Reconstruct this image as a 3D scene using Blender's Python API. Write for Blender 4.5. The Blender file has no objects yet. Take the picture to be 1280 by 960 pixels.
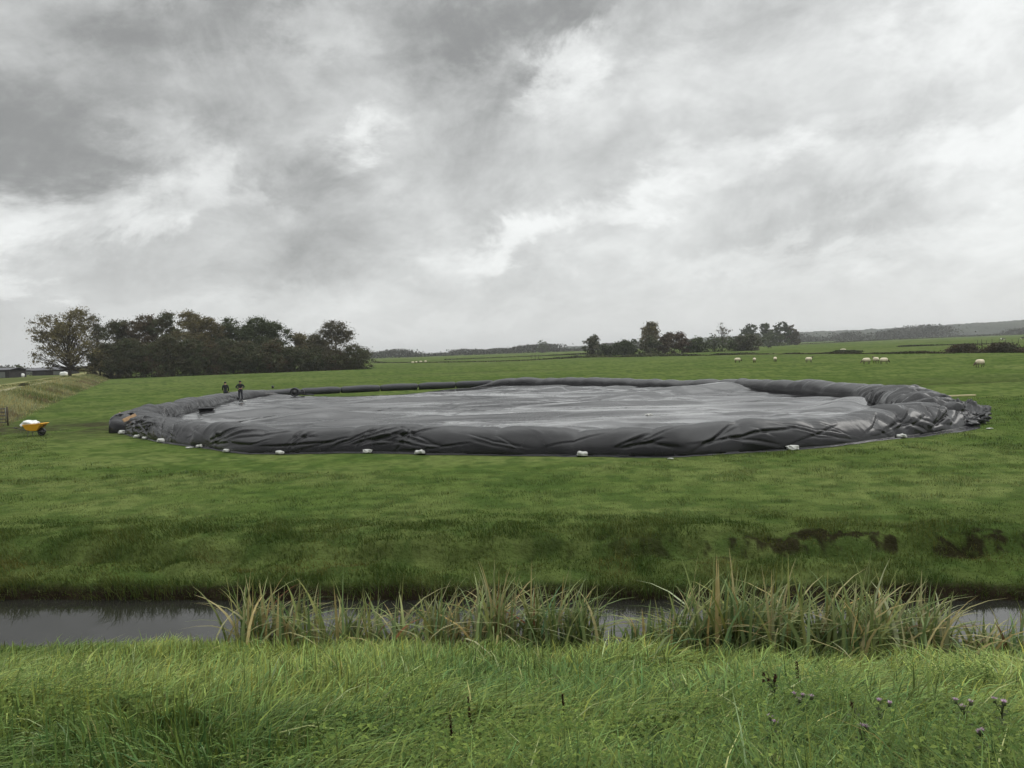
import bpy, math, random
import numpy as np
from mathutils import Vector, Matrix
R = math.radians
random.seed(7); rng = np.random.default_rng(11)
C = bpy.context.scene.collection
sc = bpy.context.scene

# ------------------------------------------------------------------ camera
F = 1005.0; CX, CY = 640.0, 480.0; HC = 3.8
PITCH = math.atan(42/F); ROLL = R(2.05)
_u0 = Vector((0, math.sin(PITCH), math.cos(PITCH))); _f = Vector((0, math.cos(PITCH), -math.sin(PITCH))); _r0 = Vector((1, 0, 0))
_r = _r0*math.cos(ROLL) - _u0*math.sin(ROLL); _u = _r0*math.sin(ROLL) + _u0*math.cos(ROLL)
cam = bpy.data.cameras.new('camera'); camo = bpy.data.objects.new('camera', cam); C.objects.link(camo)
camo.matrix_world = Matrix(((_r.x, _u.x, -_f.x, 0), (_r.y, _u.y, -_f.y, 0), (_r.z, _u.z, -_f.z, HC), (0, 0, 0, 1)))
cam.sensor_width = 36; cam.lens = 36*F/1280; cam.clip_start = 0.1; cam.clip_end = 20000
sc.camera = camo
CP = Vector((0, 0, HC))
def ray(px, py): return _f + _r*((px-CX)/F) + _u*((CY-py)/F)
def P(px, py, z=0.0):
    d = ray(px, py); t = (z-HC)/d.z; return CP + d*t
def PD(px, D, py=None):           # point on the ground column px at depth D (y); py gives height
    if py is None: py = horizon(px)
    d = ray(px, py); return CP + d*(D/d.y)
def horizon(px): return 438 - math.tan(ROLL)*(px-640)
def proj(v):
    v = np.asarray(v, float) - np.array([0, 0, HC]); r = np.array(_r); u = np.array(_u); f = np.array(_f)
    d = v@f; return CX + F*(v@r)/d, CY - F*(v@u)/d

# ------------------------------------------------------------------ world: overcast
SUN_EL, SUN_AZ = R(38), R(60)
w = bpy.data.worlds.new('World'); sc.world = w; w.use_nodes = True
nt = w.node_tree; N = nt.nodes; L = nt.links
for n in list(N): N.remove(n)
def mk(nodes, t, **k):
    n = nodes.new(t)
    for a, b in k.items(): setattr(n, a, b)
    return n
out = mk(N, 'ShaderNodeOutputWorld')
sky = mk(N, 'ShaderNodeTexSky'); sky.sky_type = 'NISHITA'; sky.sun_disc = False
sky.sun_elevation = SUN_EL; sky.sun_rotation = SUN_AZ
bgA = mk(N, 'ShaderNodeBackground'); bgA.inputs[1].default_value = 0.08; L.new(sky.outputs[0], bgA.inputs[0])
tc = mk(N, 'ShaderNodeTexCoord'); sep = mk(N, 'ShaderNodeSeparateXYZ'); L.new(tc.outputs['Generated'], sep.inputs[0])
def M(op, a, b=None, c=None, clamp=False):
    n = mk(N, 'ShaderNodeMath', operation=op); n.use_clamp = clamp
    for i, v in enumerate((a, b, c)):
        if v is None: continue
        if isinstance(v, (int, float)): n.inputs[i].default_value = v
        else: L.new(v, n.inputs[i])
    return n.outputs[0]
X, Y, Z = sep.outputs
az = M('ARCTAN2', X, Y); el = M('ARCSINE', Z)
zp = M('ADD', M('MAXIMUM', Z, 0.0), 0.16)
u_, v_ = M('DIVIDE', X, zp), M('DIVIDE', Y, zp)
def comb(a, b, c=0.0):
    n = mk(N, 'ShaderNodeCombineXYZ')
    for i, v in enumerate((a, b, c)):
        if isinstance(v, (int, float)): n.inputs[i].default_value = v
        else: L.new(v, n.inputs[i])
    return n.outputs[0]
def noise(vec, scale, detail=4, rough=.5, dist=0.0):
    n = mk(N, 'ShaderNodeTexNoise'); L.new(vec, n.inputs['Vector'])
    n.inputs['Scale'].default_value = scale; n.inputs['Detail'].default_value = detail
    n.inputs['Roughness'].default_value = rough; n.inputs['Distortion'].default_value = dist
    return n
pl = comb(u_, v_)
# rotated, stretched coordinates: streaks that run down to the left
def rot(a, sx, sy):
    ca, sa = math.cos(a), math.sin(a)
    return comb(M('MULTIPLY', M('ADD', M('MULTIPLY', u_, ca), M('MULTIPLY', v_, sa)), sx), M('MULTIPLY', M('SUBTRACT', M('MULTIPLY', v_, ca), M('MULTIPLY', u_, sa)), sy), 3.1)
n1 = noise(rot(R(40), .62, 1.0), 1.5, 8, .60, .5).outputs[0]
n2 = noise(comb(M('ADD', az, M('MULTIPLY', el, -.5)), M('MULTIPLY', el, 1.5), 5.3), 15.0, 9, .66, .3).outputs[0]
n3 = noise(comb(az, M('MULTIPLY', el, 1.35), .7), 6.0, 9, .62, .5).outputs[0]
# warped azimuth / elevation for the individual cloud masses
wn = noise(comb(az, M('MULTIPLY', el, 1.6), 2.0), 6.0, 9, .64, .3)
ws = mk(N, 'ShaderNodeSeparateColor'); L.new(wn.outputs['Color'], ws.inputs[0])
a_w = M('ADD', az, M('MULTIPLY', M('SUBTRACT', ws.outputs[0], .5), .30))
e_w = M('ADD', el, M('MULTIPLY', M('SUBTRACT', ws.outputs[1], .5), .20))
#      px   py   rx   ry  tilt  amount   (apparent bearing of each cloud mass)
BL = [(110,190,210,42,  4,-.17),(40,120,240,90,  0,-.12),(215,60,150,45,-25,-.11),(420,15,330,42,  0,-.16),
      (375,215,80,48,-25,-.12),(455,262,120,42,-20,-.09),(620,75,110,60,-20,-.12),(640,155,90,32,-30,-.10),
      (720,205,150,30,-15,-.10),(380,325,240,30,-12,-.06),(1120,150,110,40,-15,-.12),(900,30,190,42,  0,-.10),
      (700,18,110,28,  0,-.12),(700,292,90,20, -8,-.08),(1010,285,90,20,  0,-.07),(70,335,120,30,-10,-.07),
      (150,300,90,20,-10,-.04),(960,115,120,30,-10,-.03),(1190,235,120,22,-5,-.05),(300,110,120,40,0,-.05),
      (475,158,48,20,-28,.26),(245,212,80,18, 25,.16),(50,272,62,26,-10,.24),(182,282,26,14,-20,.18),
      (700,95,32,26,-45,.20),(735,52,55,20,-25,.16),(618,300,55,16,-12,.20),(730,268,130,14,-12,.10),(560,395,120,10,-3,.05),(900,330,90,12,-4,.06),(1090,300,70,12,-4,.07),(330,375,120,12,-5,.05),
      (1008,195,34,14,  0,.16),(1000,168,100,14,-5,.10),(1190,60,80,40,-15,.12),(1190,185,120,20,-10,.10),
      (5,342,30,12,  0,.2),(395,45,30,22,-30,.12),(1270,120,60,160, 0,.07),(840,240,100,18,-15,.08),
      (330,180,140,22,-30,.08),(860,110,90,30,-10,.06),(250,250,60,12,0,.08),(470,245,60,12,-10,.05)]
acc = None
for (px, py, rx, ry, tl, am) in BL:
    d = ray(px, py).normalized(); a0 = math.atan2(d.x, d.y); e0 = math.asin(d.z)
    t = R(-tl); ca, sa = math.cos(t), math.sin(t)
    da = M('SUBTRACT', a_w, a0); de = M('SUBTRACT', e_w, e0)
    p1 = M('MULTIPLY', M('ADD', M('MULTIPLY', da, ca), M('MULTIPLY', de, sa)), F/rx)
    p2 = M('MULTIPLY', M('SUBTRACT', M('MULTIPLY', de, ca), M('MULTIPLY', da, sa)), F/ry)
    g = M('MULTIPLY', M('EXPONENT', M('MULTIPLY', M('POWER', M('ADD', M('MULTIPLY', p1, p1), M('MULTIPLY', p2, p2)), 1.35), -.55)), am*1.2)
    acc = g if acc is None else M('ADD', acc, g)
fade = M('SMOOTH_MIN', M('ADD', M('MULTIPLY', M('MAXIMUM', el, 0.0), 9.0), .15), 1.0, .3)       # clouds merge into an even veil near the horizon
det = M('ADD', M('ADD', M('MULTIPLY', M('SUBTRACT', n1, .5), .14), M('MULTIPLY', M('SUBTRACT', n2, .5), .34)), M('MULTIPLY', M('SUBTRACT', n3, .5), .62))
val = M('ADD', M('ADD', M('ADD', .725, M('MULTIPLY', az, .09)), acc), M('MULTIPLY', det, fade))
# overcast skies are brightest overhead
mr = mk(N, 'ShaderNodeMapRange'); mr.interpolation_type = 'SMOOTHSTEP'
L.new(Z, mr.inputs[0]); mr.inputs[1].default_value = .42; mr.inputs[2].default_value = .95; mr.inputs[3].default_value = 1.0; mr.inputs[4].default_value = 3.3
val = M('MULTIPLY', M('SMOOTH_MIN', M('SMOOTH_MAX', val, .30, .12), .97, .08), mr.outputs[0])
colr = mk(N, 'ShaderNodeCombineColor')
L.new(M('MULTIPLY', val, .985), colr.inputs[0]); L.new(M('MULTIPLY', val, 1.005), colr.inputs[1])
L.new(M('MULTIPLY', val, .995), colr.inputs[2])
bgB = mk(N, 'ShaderNodeBackground'); bgB.inputs[1].default_value = 1.0; L.new(colr.outputs[0], bgB.inputs[0])
mx = mk(N, 'ShaderNodeMixShader'); mx.inputs[0].default_value = .97
L.new(bgA.outputs[0], mx.inputs[1]); L.new(bgB.outputs[0], mx.inputs[2]); L.new(mx.outputs[0], out.inputs[0])
# sun behind cloud
sl = bpy.data.lights.new('sun', 'SUN'); sl.energy = 0.5; sl.angle = R(25); sl.color = (1, .97, .92)
so = bpy.data.objects.new('sun', sl); C.objects.link(so)
sd = Vector((math.sin(SUN_AZ)*math.cos(SUN_EL), math.cos(SUN_AZ)*math.cos(SUN_EL), math.sin(SUN_EL)))
so.rotation_euler = sd.to_track_quat('Z', 'Y').to_euler()
vs = sc.view_settings; vs.view_transform = 'Standard'; vs.look = 'None'; vs.gamma = 1; vs.exposure = 0; vs.use_curve_mapping = False
sc.render.engine = 'CYCLES'; cy = sc.cycles
cy.max_bounces = 5; cy.diffuse_bounces = 3; cy.glossy_bounces = 3; cy.transmission_bounces = 3; cy.volume_bounces = 0; cy.transparent_max_bounces = 6
cy.caustics_reflective = False; cy.caustics_refractive = False; cy.use_denoising = True
cy.use_adaptive_sampling = True; cy.adaptive_threshold = 0.02

# ------------------------------------------------------------------ helpers
def sm(a, b, x): t = np.clip((np.asarray(x, float)-a)/(b-a), 0, 1); return t*t*(3-2*t)
def _h(ix, iy, seed):
    n = (ix.astype(np.int64)*374761393 + iy.astype(np.int64)*668265263 + seed*1442695041) & 0xffffffff
    n = ((n ^ (n >> 13))*1274126177) & 0xffffffff
    return ((n ^ (n >> 16)) & 0xffff)/65535.0
def vn(x, y, seed=0):
    x = np.asarray(x, float); y = np.asarray(y, float)
    ix = np.floor(x); iy = np.floor(y); fx = x-ix; fy = y-iy
    fx = fx*fx*fx*(fx*(fx*6-15)+10); fy = fy*fy*fy*(fy*(fy*6-15)+10)
    a = _h(ix, iy, seed); b = _h(ix+1, iy, seed); c = _h(ix, iy+1, seed); d = _h(ix+1, iy+1, seed)
    return (a*(1-fx)+b*fx)*(1-fy)+(c*(1-fx)+d*fx)*fy - .5
def fbm(x, y, o=4, seed=0, g=.5):
    s = 0; a = 1; f = 1
    for i in range(o):
        ca, sa = math.cos(i*1.1), math.sin(i*1.1)
        s = s + a*vn((x*ca-y*sa)*f+i*17.3, (x*sa+y*ca)*f-i*9.1, seed+i*7); a *= g; f *= 2.03
    return s
def ridged(x, y, o=3, seed=0):
    s = 0; a = 1; f = 1
    for i in range(o): s = s + a*(1-np.abs(vn(x*f+i*5.7, y*f-i*3.3, seed+i*5))*4); a *= .5; f *= 2.1
    return s
def mesh_np(name, V, quads=None, tris=None, tint=None, smooth=False):
    me = bpy.data.meshes.new(name); V = np.asarray(V, np.float32)
    nq = 0 if quads is None else len(quads); ntr = 0 if tris is None else len(tris)
    me.vertices.add(len(V)); me.vertices.foreach_set('co', V.ravel())
    idx = np.concatenate([np.asarray(quads, np.int32).ravel() if nq else np.zeros(0, np.int32), np.asarray(tris, np.int32).ravel() if ntr else np.zeros(0, np.int32)])
    me.loops.add(len(idx)); me.loops.foreach_set('vertex_index', idx)
    st = np.concatenate([np.arange(nq)*4, nq*4+np.arange(ntr)*3]).astype(np.int32)
    me.polygons.add(nq+ntr); me.polygons.foreach_set('loop_start', st)
    me.update(calc_edges=True)
    me.polygons.foreach_set('use_smooth', np.full(nq+ntr, smooth))
    if tint is not None:
        at = me.color_attributes.new('tint', 'FLOAT_COLOR', 'POINT')
        t4 = np.ones((len(V), 4), np.float32); t4[:, :3] = tint; at.data.foreach_set('color', t4.ravel())
    return me
def link(name, me, mat=None, parent=None, loc=None, rz=0):
    if isinstance(me, bpy.types.Mesh):
        if mat is not None and not me.materials: me.materials.append(mat)
        me.name = name
    o = bpy.data.objects.new(name, me); C.objects.link(o)
    if parent: o.parent = parent
    if loc is not None: o.location = loc
    if rz: o.rotation_euler = (0, 0, rz)
    return o
def tag(o, label=None, cat=None, group=None, kind=None):
    if label: o['label'] = label
    if cat: o['category'] = cat
    if group: o['group'] = group
    if kind: o['kind'] = kind
    return o
def thing(name, loc, label, cat, group=None, rz=0): return tag(link(name, None, loc=loc, rz=rz), label, cat, group)
def kids(o): return [c for c in C.objects if c.parent == o]
def copy_tree(o, parent=None):
    c = o.copy(); C.objects.link(c)
    if parent: c.parent = parent
    for ch in kids(o):
        if ch is not c: copy_tree(ch, c)
    return c

class MB:                                     # collects plain shapes into one mesh
    def __init__(s): s.v = []; s.f = []
    def add(s, V, Fc):
        b = len(s.v); s.v += [tuple(p) for p in V]; s.f += [tuple(i+b for i in f) for f in Fc]; return s
    def box(s, c, d, rz=0, bev=0.0):
        x, y, z = d[0]/2, d[1]/2, d[2]/2; V = []
        for sx, sy, sz in ((-1,-1,-1),(1,-1,-1),(1,1,-1),(-1,1,-1),(-1,-1,1),(1,-1,1),(1,1,1),(-1,1,1)):
            a, b = sx*x, sy*y; V.append((c[0]+a*math.cos(rz)-b*math.sin(rz), c[1]+a*math.sin(rz)+b*math.cos(rz), c[2]+sz*z))
        return s.add(V, [(3,2,1,0),(4,5,6,7),(0,1,5,4),(1,2,6,5),(2,3,7,6),(3,0,4,7)])
    def tube(s, pts, rad, n=8, cap=True):
        pts = [Vector(p) for p in pts]; rr = rad if isinstance(rad, (list, tuple)) else [rad]*len(pts); V = []; Fc = []
        for i, p in enumerate(pts):
            t = (pts[min(i+1, len(pts)-1)]-pts[max(i-1, 0)]).normalized()
            a = t.cross(Vector((0, 0, 1)) if abs(t.z) < .9 else Vector((1, 0, 0))).normalized(); b = t.cross(a)
            for k in range(n): an = 2*math.pi*k/n; V.append(p+(a*math.cos(an)+b*math.sin(an))*rr[i])
        for i in range(len(pts)-1):
            for k in range(n): Fc.append((i*n+k, i*n+(k+1) % n, (i+1)*n+(k+1) % n, (i+1)*n+k))
        if cap: Fc.append(tuple(range(n-1, -1, -1))); Fc.append(tuple((len(pts)-1)*n+k for k in range(n)))
        return s.add(V, Fc)
    def mesh(s, name='m', smooth=True):
        me = bpy.data.meshes.new(name); me.from_pydata(s.v, [], s.f); me.update()
        me.polygons.foreach_set('use_smooth', [smooth]*len(me.polygons)); return me
    def build(s, name, mat, parent=None, smooth=True): return link(name, s.mesh(name, smooth), mat, parent)
def bake(o, name):                             # evaluate modifiers into a plain mesh, no operators
    dg = bpy.context.evaluated_depsgraph_get(); me = bpy.data.meshes.new_from_object(o.evaluated_get(dg)); me.name = name
    old = o.data; bpy.data.objects.remove(o); bpy.data.meshes.remove(old); return me
def skin(J, E, sub=2):                         # J: {name:(x,y,z,r)} ; E: pairs ; first joint is the root
    me = bpy.data.meshes.new('sk'); keys = list(J); ix = {k: i for i, k in enumerate(keys)}
    me.from_pydata([J[k][:3] for k in keys], [(ix[a], ix[b]) for a, b in E], [])
    o = bpy.data.objects.new('sk', me); C.objects.link(o)
    m = o.modifiers.new('s', 'SKIN'); m.use_smooth_shade = True
    if not me.skin_vertices: me.attributes  # layer is created by the modifier
    for i, k in enumerate(keys):
        r = J[k][3]; sv = me.skin_vertices[0].data[i]; sv.radius = (r, J[k][4] if len(J[k]) > 4 else r); sv.use_root = (i == 0)
    m2 = o.modifiers.new('b', 'SUBSURF'); m2.levels = sub; m2.render_levels = sub
    return bake(o, 'sk')

# ------------------------------------------------------------------ materials
def mat(name, col=(.5, .5, .5), rough=.6, spec=.5, metal=0.0, vary=.15, nscale=6.0, bump=0.0, bscale=20.0, tint=False, transl=0.0, ior=None, coat=0):
    m = bpy.data.materials.new(name); m.use_nodes = True; t = m.node_tree; n = t.nodes; l = t.links
    b = n['Principled BSDF']; b.inputs['Roughness'].default_value = rough; b.inputs['Metallic'].default_value = metal
    b.inputs['Specular IOR Level'].default_value = spec; b.inputs['Coat Weight'].default_value = coat
    if ior: b.inputs['IOR'].default_value = ior
    g = n.new('ShaderNodeNewGeometry')
    if tint:
        a = n.new('ShaderNodeAttribute'); a.attribute_name = 'tint'; src = a.outputs['Color']
    else:
        a = n.new('ShaderNodeRGB'); a.outputs[0].default_value = (*col, 1); src = a.outputs[0]
    nz = n.new('ShaderNodeTexNoise'); l.new(g.outputs['Position'], nz.inputs['Vector']); nz.inputs['Scale'].default_value = nscale; nz.inputs['Detail'].default_value = 5; nz.inputs['Roughness'].default_value = .6
    mr = n.new('ShaderNodeMapRange'); l.new(nz.outputs[0], mr.inputs[0]); mr.inputs[1].default_value = .25; mr.inputs[2].default_value = .75; mr.inputs[3].default_value = 1-vary; mr.inputs[4].default_value = 1+vary
    vm = n.new('ShaderNodeVectorMath'); vm.operation = 'SCALE'; l.new(src, vm.inputs[0]); l.new(mr.outputs[0], vm.inputs['Scale'])
    l.new(vm.outputs[0], b.inputs['Base Color'])
    if bump:
        nb = n.new('ShaderNodeTexNoise'); l.new(g.outputs['Position'], nb.inputs['Vector']); nb.inputs['Scale'].default_value = bscale; nb.inputs['Detail'].default_value = 4
        bp = n.new('ShaderNodeBump'); bp.inputs['Strength'].default_value = 1; bp.inputs['Distance'].default_value = bump; l.new(nb.outputs[0], bp.inputs['Height']); l.new(bp.outputs[0], b.inputs['Normal'])
    if transl:
        tr = n.new('ShaderNodeBsdfTranslucent'); l.new(vm.outputs[0], tr.inputs[0]); ms = n.new('ShaderNodeMixShader'); ms.inputs[0].default_value = transl
        l.new(b.outputs[0], ms.inputs[1]); l.new(tr.outputs[0], ms.inputs[2]); l.new(ms.outputs[0], n['Material Output'].inputs[0])
    return m
MT = dict(
    ground=mat('ground', tint=True, rough=1.0, spec=0, vary=.35, nscale=2.2, bump=.05, bscale=9),
    blade=mat('grass_blade', tint=True, rough=.5, spec=.07, vary=.12, nscale=3, transl=.3),
    leaf=mat('leaf', tint=True, rough=.6, spec=.1, vary=.2, nscale=.7, transl=.18),
    bark=mat('bark', (.045, .038, .03), rough=.9, spec=.1, vary=.3, nscale=3),
    water=mat('water', (.018, .018, .015), rough=.045, spec=.5, vary=.1, nscale=1, bump=.003, bscale=2.2, ior=1.5),
    tarp=mat('tarp', (.0095, .0092, .0105), rough=.27, spec=.36, vary=.3, nscale=.6, bump=.006, bscale=2.5),
    tarpwet=mat('tarp_wet', (.010, .0097, .011), rough=.2, spec=.95, vary=.3, nscale=.6, bump=.0015, bscale=1.5),
    rubber=mat('rubber', (.03, .031, .035), rough=.5, spec=.4, vary=.2, nscale=2, bump=.01, bscale=4),
    plastic=mat('black_plastic', (.012, .012, .014), rough=.3, spec=.5, vary=.2, bump=.01, bscale=8),
    bag=mat('white_bag', (.46, .46, .43), rough=.7, spec=.3, vary=.22, nscale=9, bump=.01, bscale=25),
    yellow=mat('yellow_paint', (.75, .36, .02), rough=.4, spec=.5, vary=.12, nscale=10),
    steel=mat('dark_steel', (.06, .06, .06), rough=.5, spec=.5, metal=.6),
    galv=mat('galvanised', (.16, .17, .16), rough=.5, spec=.5, metal=.6),
    wood=mat('orange_board', (.30, .19, .10), rough=.75, spec=.2, vary=.35, nscale=5),
    plank=mat('pale_plank', (.50, .43, .26), rough=.8, spec=.2, vary=.2),
    post=mat('post_wood', (.055, .048, .04), rough=.9, spec=.1, vary=.3),
    wool=mat('wool', (.62, .55, .42), rough=.95, spec=.05, vary=.2, nscale=6, bump=.03, bscale=14),
    face=mat('sheep_face', (.10, .08, .06), rough=.85, spec=.1),
    cowhide=mat('black_hide', (.018, .015, .013), rough=.7, spec=.3),
    skin=mat('skin', (.42, .25, .18), rough=.6, spec=.3, vary=.08),
    jacket=mat('dark_jacket', (.018, .019, .022), rough=.8, spec=.2, vary=.25, nscale=5),
    trousers=mat('dark_trousers', (.03, .033, .042), rough=.85, spec=.15, vary=.25, nscale=5),
    barnwall=mat('barn_boards', (.03, .028, .028), rough=.8, spec=.2, vary=.3, nscale=1),
    barnroof=mat('barn_roof', (.09, .09, .10), rough=.6, spec=.3, vary=.25, nscale=.6),
    white=mat('white_sheet', (.7, .7, .68), rough=.6, spec=.3, vary=.1),
    flower=mat('thistle_flower', (.50, .34, .46), rough=.8, spec=.1, vary=.25, nscale=60),
    bract=mat('thistle_bract', (.06, .075, .035), rough=.8, spec=.1, vary=.3, nscale=60),
    brown=mat('seed_stalk', (.045, .026, .015), rough=.9, spec=.1, vary=.4, nscale=60),
)
def wet():
    t = MT['tarpwet'].node_tree; n = t.nodes; l = t.links; g = n.new('ShaderNodeNewGeometry'); mp = n.new('ShaderNodeMapping'); mp.inputs['Scale'].default_value = (.10, .35, .6); l.new(g.outputs['Position'], mp.inputs[0])
    z = n.new('ShaderNodeTexNoise'); z.inputs['Scale'].default_value = 1.6; z.inputs['Detail'].default_value = 6; z.inputs['Roughness'].default_value = .62; z.inputs['Distortion'].default_value = .6; l.new(mp.outputs[0], z.inputs['Vector'])
    r = n.new('ShaderNodeMapRange'); r.inputs[1].default_value = .40; r.inputs[2].default_value = .62; r.inputs[3].default_value = .04; r.inputs[4].default_value = .30; l.new(z.outputs[0], r.inputs[0]); l.new(r.outputs[0], n['Principled BSDF'].inputs['Roughness'])
wet()
def cowmat():                                  # black and white patches
    m = mat('piebald_hide', (.018, .015, .013), rough=.7, spec=.3); t = m.node_tree; n = t.nodes; l = t.links
    tc = n.new('ShaderNodeTexCoord'); nz = n.new('ShaderNodeTexNoise'); nz.inputs['Scale'].default_value = 1.3; nz.inputs['Detail'].default_value = 1; l.new(tc.outputs['Object'], nz.inputs['Vector'])
    r = n.new('ShaderNodeValToRGB'); r.color_ramp.elements[0].position = .49; r.color_ramp.elements[1].position = .52; r.color_ramp.elements[0].color = (.018, .015, .013, 1); r.color_ramp.elements[1].color = (.7, .68, .62, 1)
    l.new(nz.outputs[0], r.inputs[0]); l.new(r.outputs[0], n['Principled BSDF'].inputs['Base Color']); return m
MT['piebald'] = cowmat()

# ------------------------------------------------------------------ terrain height
SK = 0.1167; WATER = -0.62
PS = np.array([-60, -14, -6, .5, 3, 6, 9, 10.5, 11.3, 11.8, 12.4, 13.5, 13.95, 14.1, 14.25, 14.8, 15.6, 15.85, 16.4, 17.5, 20])
PZ = np.array([0, 0, 2.15, 2.15, 1.95, 1.08, .14, -.30, -.52, -.8, -1.2, -1.2, -.85, -.55, -.42, -.34, -.30, -.02, .10, .08, 0])
FOOT = np.array([-33., 51.6]); NL = np.array([-.9104, -.4138]); TL = np.array([-.4138, .9104])
BC = np.array([-1.0, 55.0])
def dyke_d(x, y): return (x-FOOT[0])*NL[0] + (y-FOOT[1])*NL[1]
def barem(x, y, s):
    return np.clip((np.exp(-((s-15.72-.3*vn(x*.5, 0*x, 63))/.42)**2)*np.clip(-.02+2.4*fbm(x*1.9, y*2.4, 5, 61, .66)+1.2*vn(x*.25, 0*x, 64), 0, 1.2)-.26)*2.2, 0, .9)*(.12+.88*sm(-1.5, 5.5, x))
def height(x, y):
    x = np.asarray(x, float); y = np.asarray(y, float)
    wob = .22*fbm(x*.35, y*.02, 3, 5) + .06*fbm(x*1.7, y*.3, 2, 6)
    s = y + SK*x; bank = np.exp(-((s-15.6)/1.6)**2); s2 = s + wob*bank*1.7*(.6+.8*(vn(x*.12, 0*x, 3)+.5))
    z = np.interp(s2, PS, PZ)
    z = z + .09*barem(x, y, s)*fbm(x*4, y*4, 3, 67)
    z = z + bank*.15*fbm(x*1.2, y*1.5, 4, 9) * (s > 14.1)
    # slumped turf: uneven ledge
    z = z + .09*np.exp(-((s-15.2)/.6)**2)*ridged(x*.7, y*.9, 3, 12)*.5*(s > 14.2)
    z = z + np.where(s < 11.2, .10*fbm(x*.5, y*.5, 4, 21)*sm(.5, 4, s), 0)
    far = sm(17, 24, y)
    z = z + far*(.07*fbm(x*.11, y*.11, 4, 31) + .03*fbm(x*.9, y*.9, 3, 33))*(1-sm(150, 400, y)*.5)
    # shallow drainage furrow behind the basin on the right
    fy = 62 + .12*(x-20); z = z - .16*np.exp(-((y-fy)/1.1)**2)*sm(24, 28, x)
    # dyke on the left with the farm track on it
    d = dyke_d(x, y); up = sm(0, 5, d)*sm(36, 50, y+0*x)
    z = z + up*1.15 + up*.10*fbm(x*.25, y*.25, 3, 41) - .35*sm(11, 18, d)*up
    z = z - .10*np.exp(-((d-7.2)/1.2)**2)*up
    # basin floor pad
    rr = np.hypot((x-BC[0])/22, (y-BC[1])/25); z = z*(1-.8*np.exp(-rr**4)) - .06*np.exp(-rr**6)
    return z
def hz(x, y): return float(height(np.array([x]), np.array([y]))[0])

MUD = [P(-10, 536), P(40, 536), P(90, 534), P(150, 530)]
def ground_tint(x, y, z):
    n = len(x); s = y + SK*x
    a = fbm(x*.35, y*.35, 4, 51); b = fbm(x*1.7, y*1.7, 3, 52); c = fbm(x*.05, y*.05, 3, 53)
    g1 = np.array([.065, .096, .025]); g2 = np.array([.102, .128, .041]); g3 = np.array([.038, .066, .017])
    t = np.clip(.5+.95*a+.5*c, 0, 1)[:, None]; col = g1*(1-t)+g2*t
    t = np.clip(-b*2.4+.05, 0, .65)[:, None]; col = col*(1-t)+g3*t
    # rough yellowish streaks in the far meadows
    st = np.clip(fbm(x*.012, y*.05, 4, 54)*1.8, 0, 1)*sm(60, 220, y); col = col*(1-st[:, None]*.6)+np.array([.105, .118, .05])*st[:, None]*.6
    st = np.clip(fbm(x*.03, y*.10, 4, 57)*2.2-.2, 0, 1)*sm(30, 60, y); col = col*(1-st[:, None]*.45)+np.array([.045, .060, .022])*st[:, None]*.45
    fy = 62 + .12*(x-20); k = np.exp(-((y-fy)/1.5)**2)*sm(24, 28, x)*.7; col = col*(1-k[:, None])+np.array([.03, .035, .015])*k[:, None]
    # bare peat on the slumped bank and at the waterline
    e = np.array([.017, .012, .0085]); m = barem(x, y, s)
    m = np.maximum(m, np.exp(-((s-14.12)/.22)**2)); m = np.maximum(m, ((s > 11.2) & (s < 14.05))*1.0)
    col = col*(1-m[:, None])+e*m[:, None]
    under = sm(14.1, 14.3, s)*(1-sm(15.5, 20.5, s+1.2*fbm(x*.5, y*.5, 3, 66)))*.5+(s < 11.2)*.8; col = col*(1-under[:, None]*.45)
    # trodden, muddy strip from the gate to the basin
    my = 50.5 + .05*(x+22); k = np.exp(-((y-my-1.2*vn(x*.3, 0*x, 71)*2)/6.5)**2)*sm(-52, -44, x)*(1-sm(-22, -19, x))*np.clip(.75+1.5*fbm(x*.8, y*1.4, 3, 62), 0, 1)
    col = col*(1-k[:, None]*.85)+np.array([.040, .036, .024])*k[:, None]*.85
    # dry verge and the track
    d = dyke_d(x, y); v = sm(0, 1.5, d)*sm(38, 48, y); nn = fbm(x*.3, y*.3, 3, 65)[:, None]
    col = col*(1-v[:, None])+(np.array([.22, .21, .10])*(1+.6*nn))*v[:, None]
    k = np.exp(-((np.abs(d-7.2)-.0)/1.0)**4)*v; col = col*(1-k[:, None])+np.array([.27, .25, .17])*k[:, None]
    k = sm(12, 17, d)*v; col = col*(1-k[:, None])+np.array([.09, .105, .04])*k[:, None]
    return np.clip(col, .004, 1)

def ground():
    rad = [1.0]
    while rad[-1] < 9500:
        r = rad[-1]; rad.append(r*(1.012 if r < 8 else 1.0042 if r < 19 else 1.009 if r < 70 else 1.02 if r < 500 else 1.06))
    rad = np.array(rad); A = np.concatenate([np.linspace(R(-180), R(-48), 70)[:-1], np.linspace(R(-48), R(48), 720), np.linspace(R(48), R(180), 70)[1:]])
    rr, aa = np.meshgrid(rad, A, indexing='ij'); x = (rr*np.sin(aa)).ravel(); y = (rr*np.cos(aa)).ravel()
    z = height(x, y); V = np.stack([x, y, z], 1); nr, na = rr.shape
    i = np.arange(nr-1)[:, None]*na+np.arange(na-1)[None]; q = np.stack([i, i+1, i+na+1, i+na], -1).reshape(-1, 4)[:, ::-1]
    V = np.concatenate([V, [[0, 0, 2.15]]]); k = len(V)-1
    tr = np.stack([np.full(na-1, k), np.arange(na-1)+1, np.arange(na-1)], 1)
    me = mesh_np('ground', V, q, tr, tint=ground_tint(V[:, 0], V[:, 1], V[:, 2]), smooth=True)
    tag(link('ground', me, MT['ground']), kind='structure')
ground()
xs = np.linspace(-260, 260, 80); V = []
for xx in xs:
    V += [(xx, 11.0-SK*xx, WATER), (xx, 14.6-SK*xx, WATER)]
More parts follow.
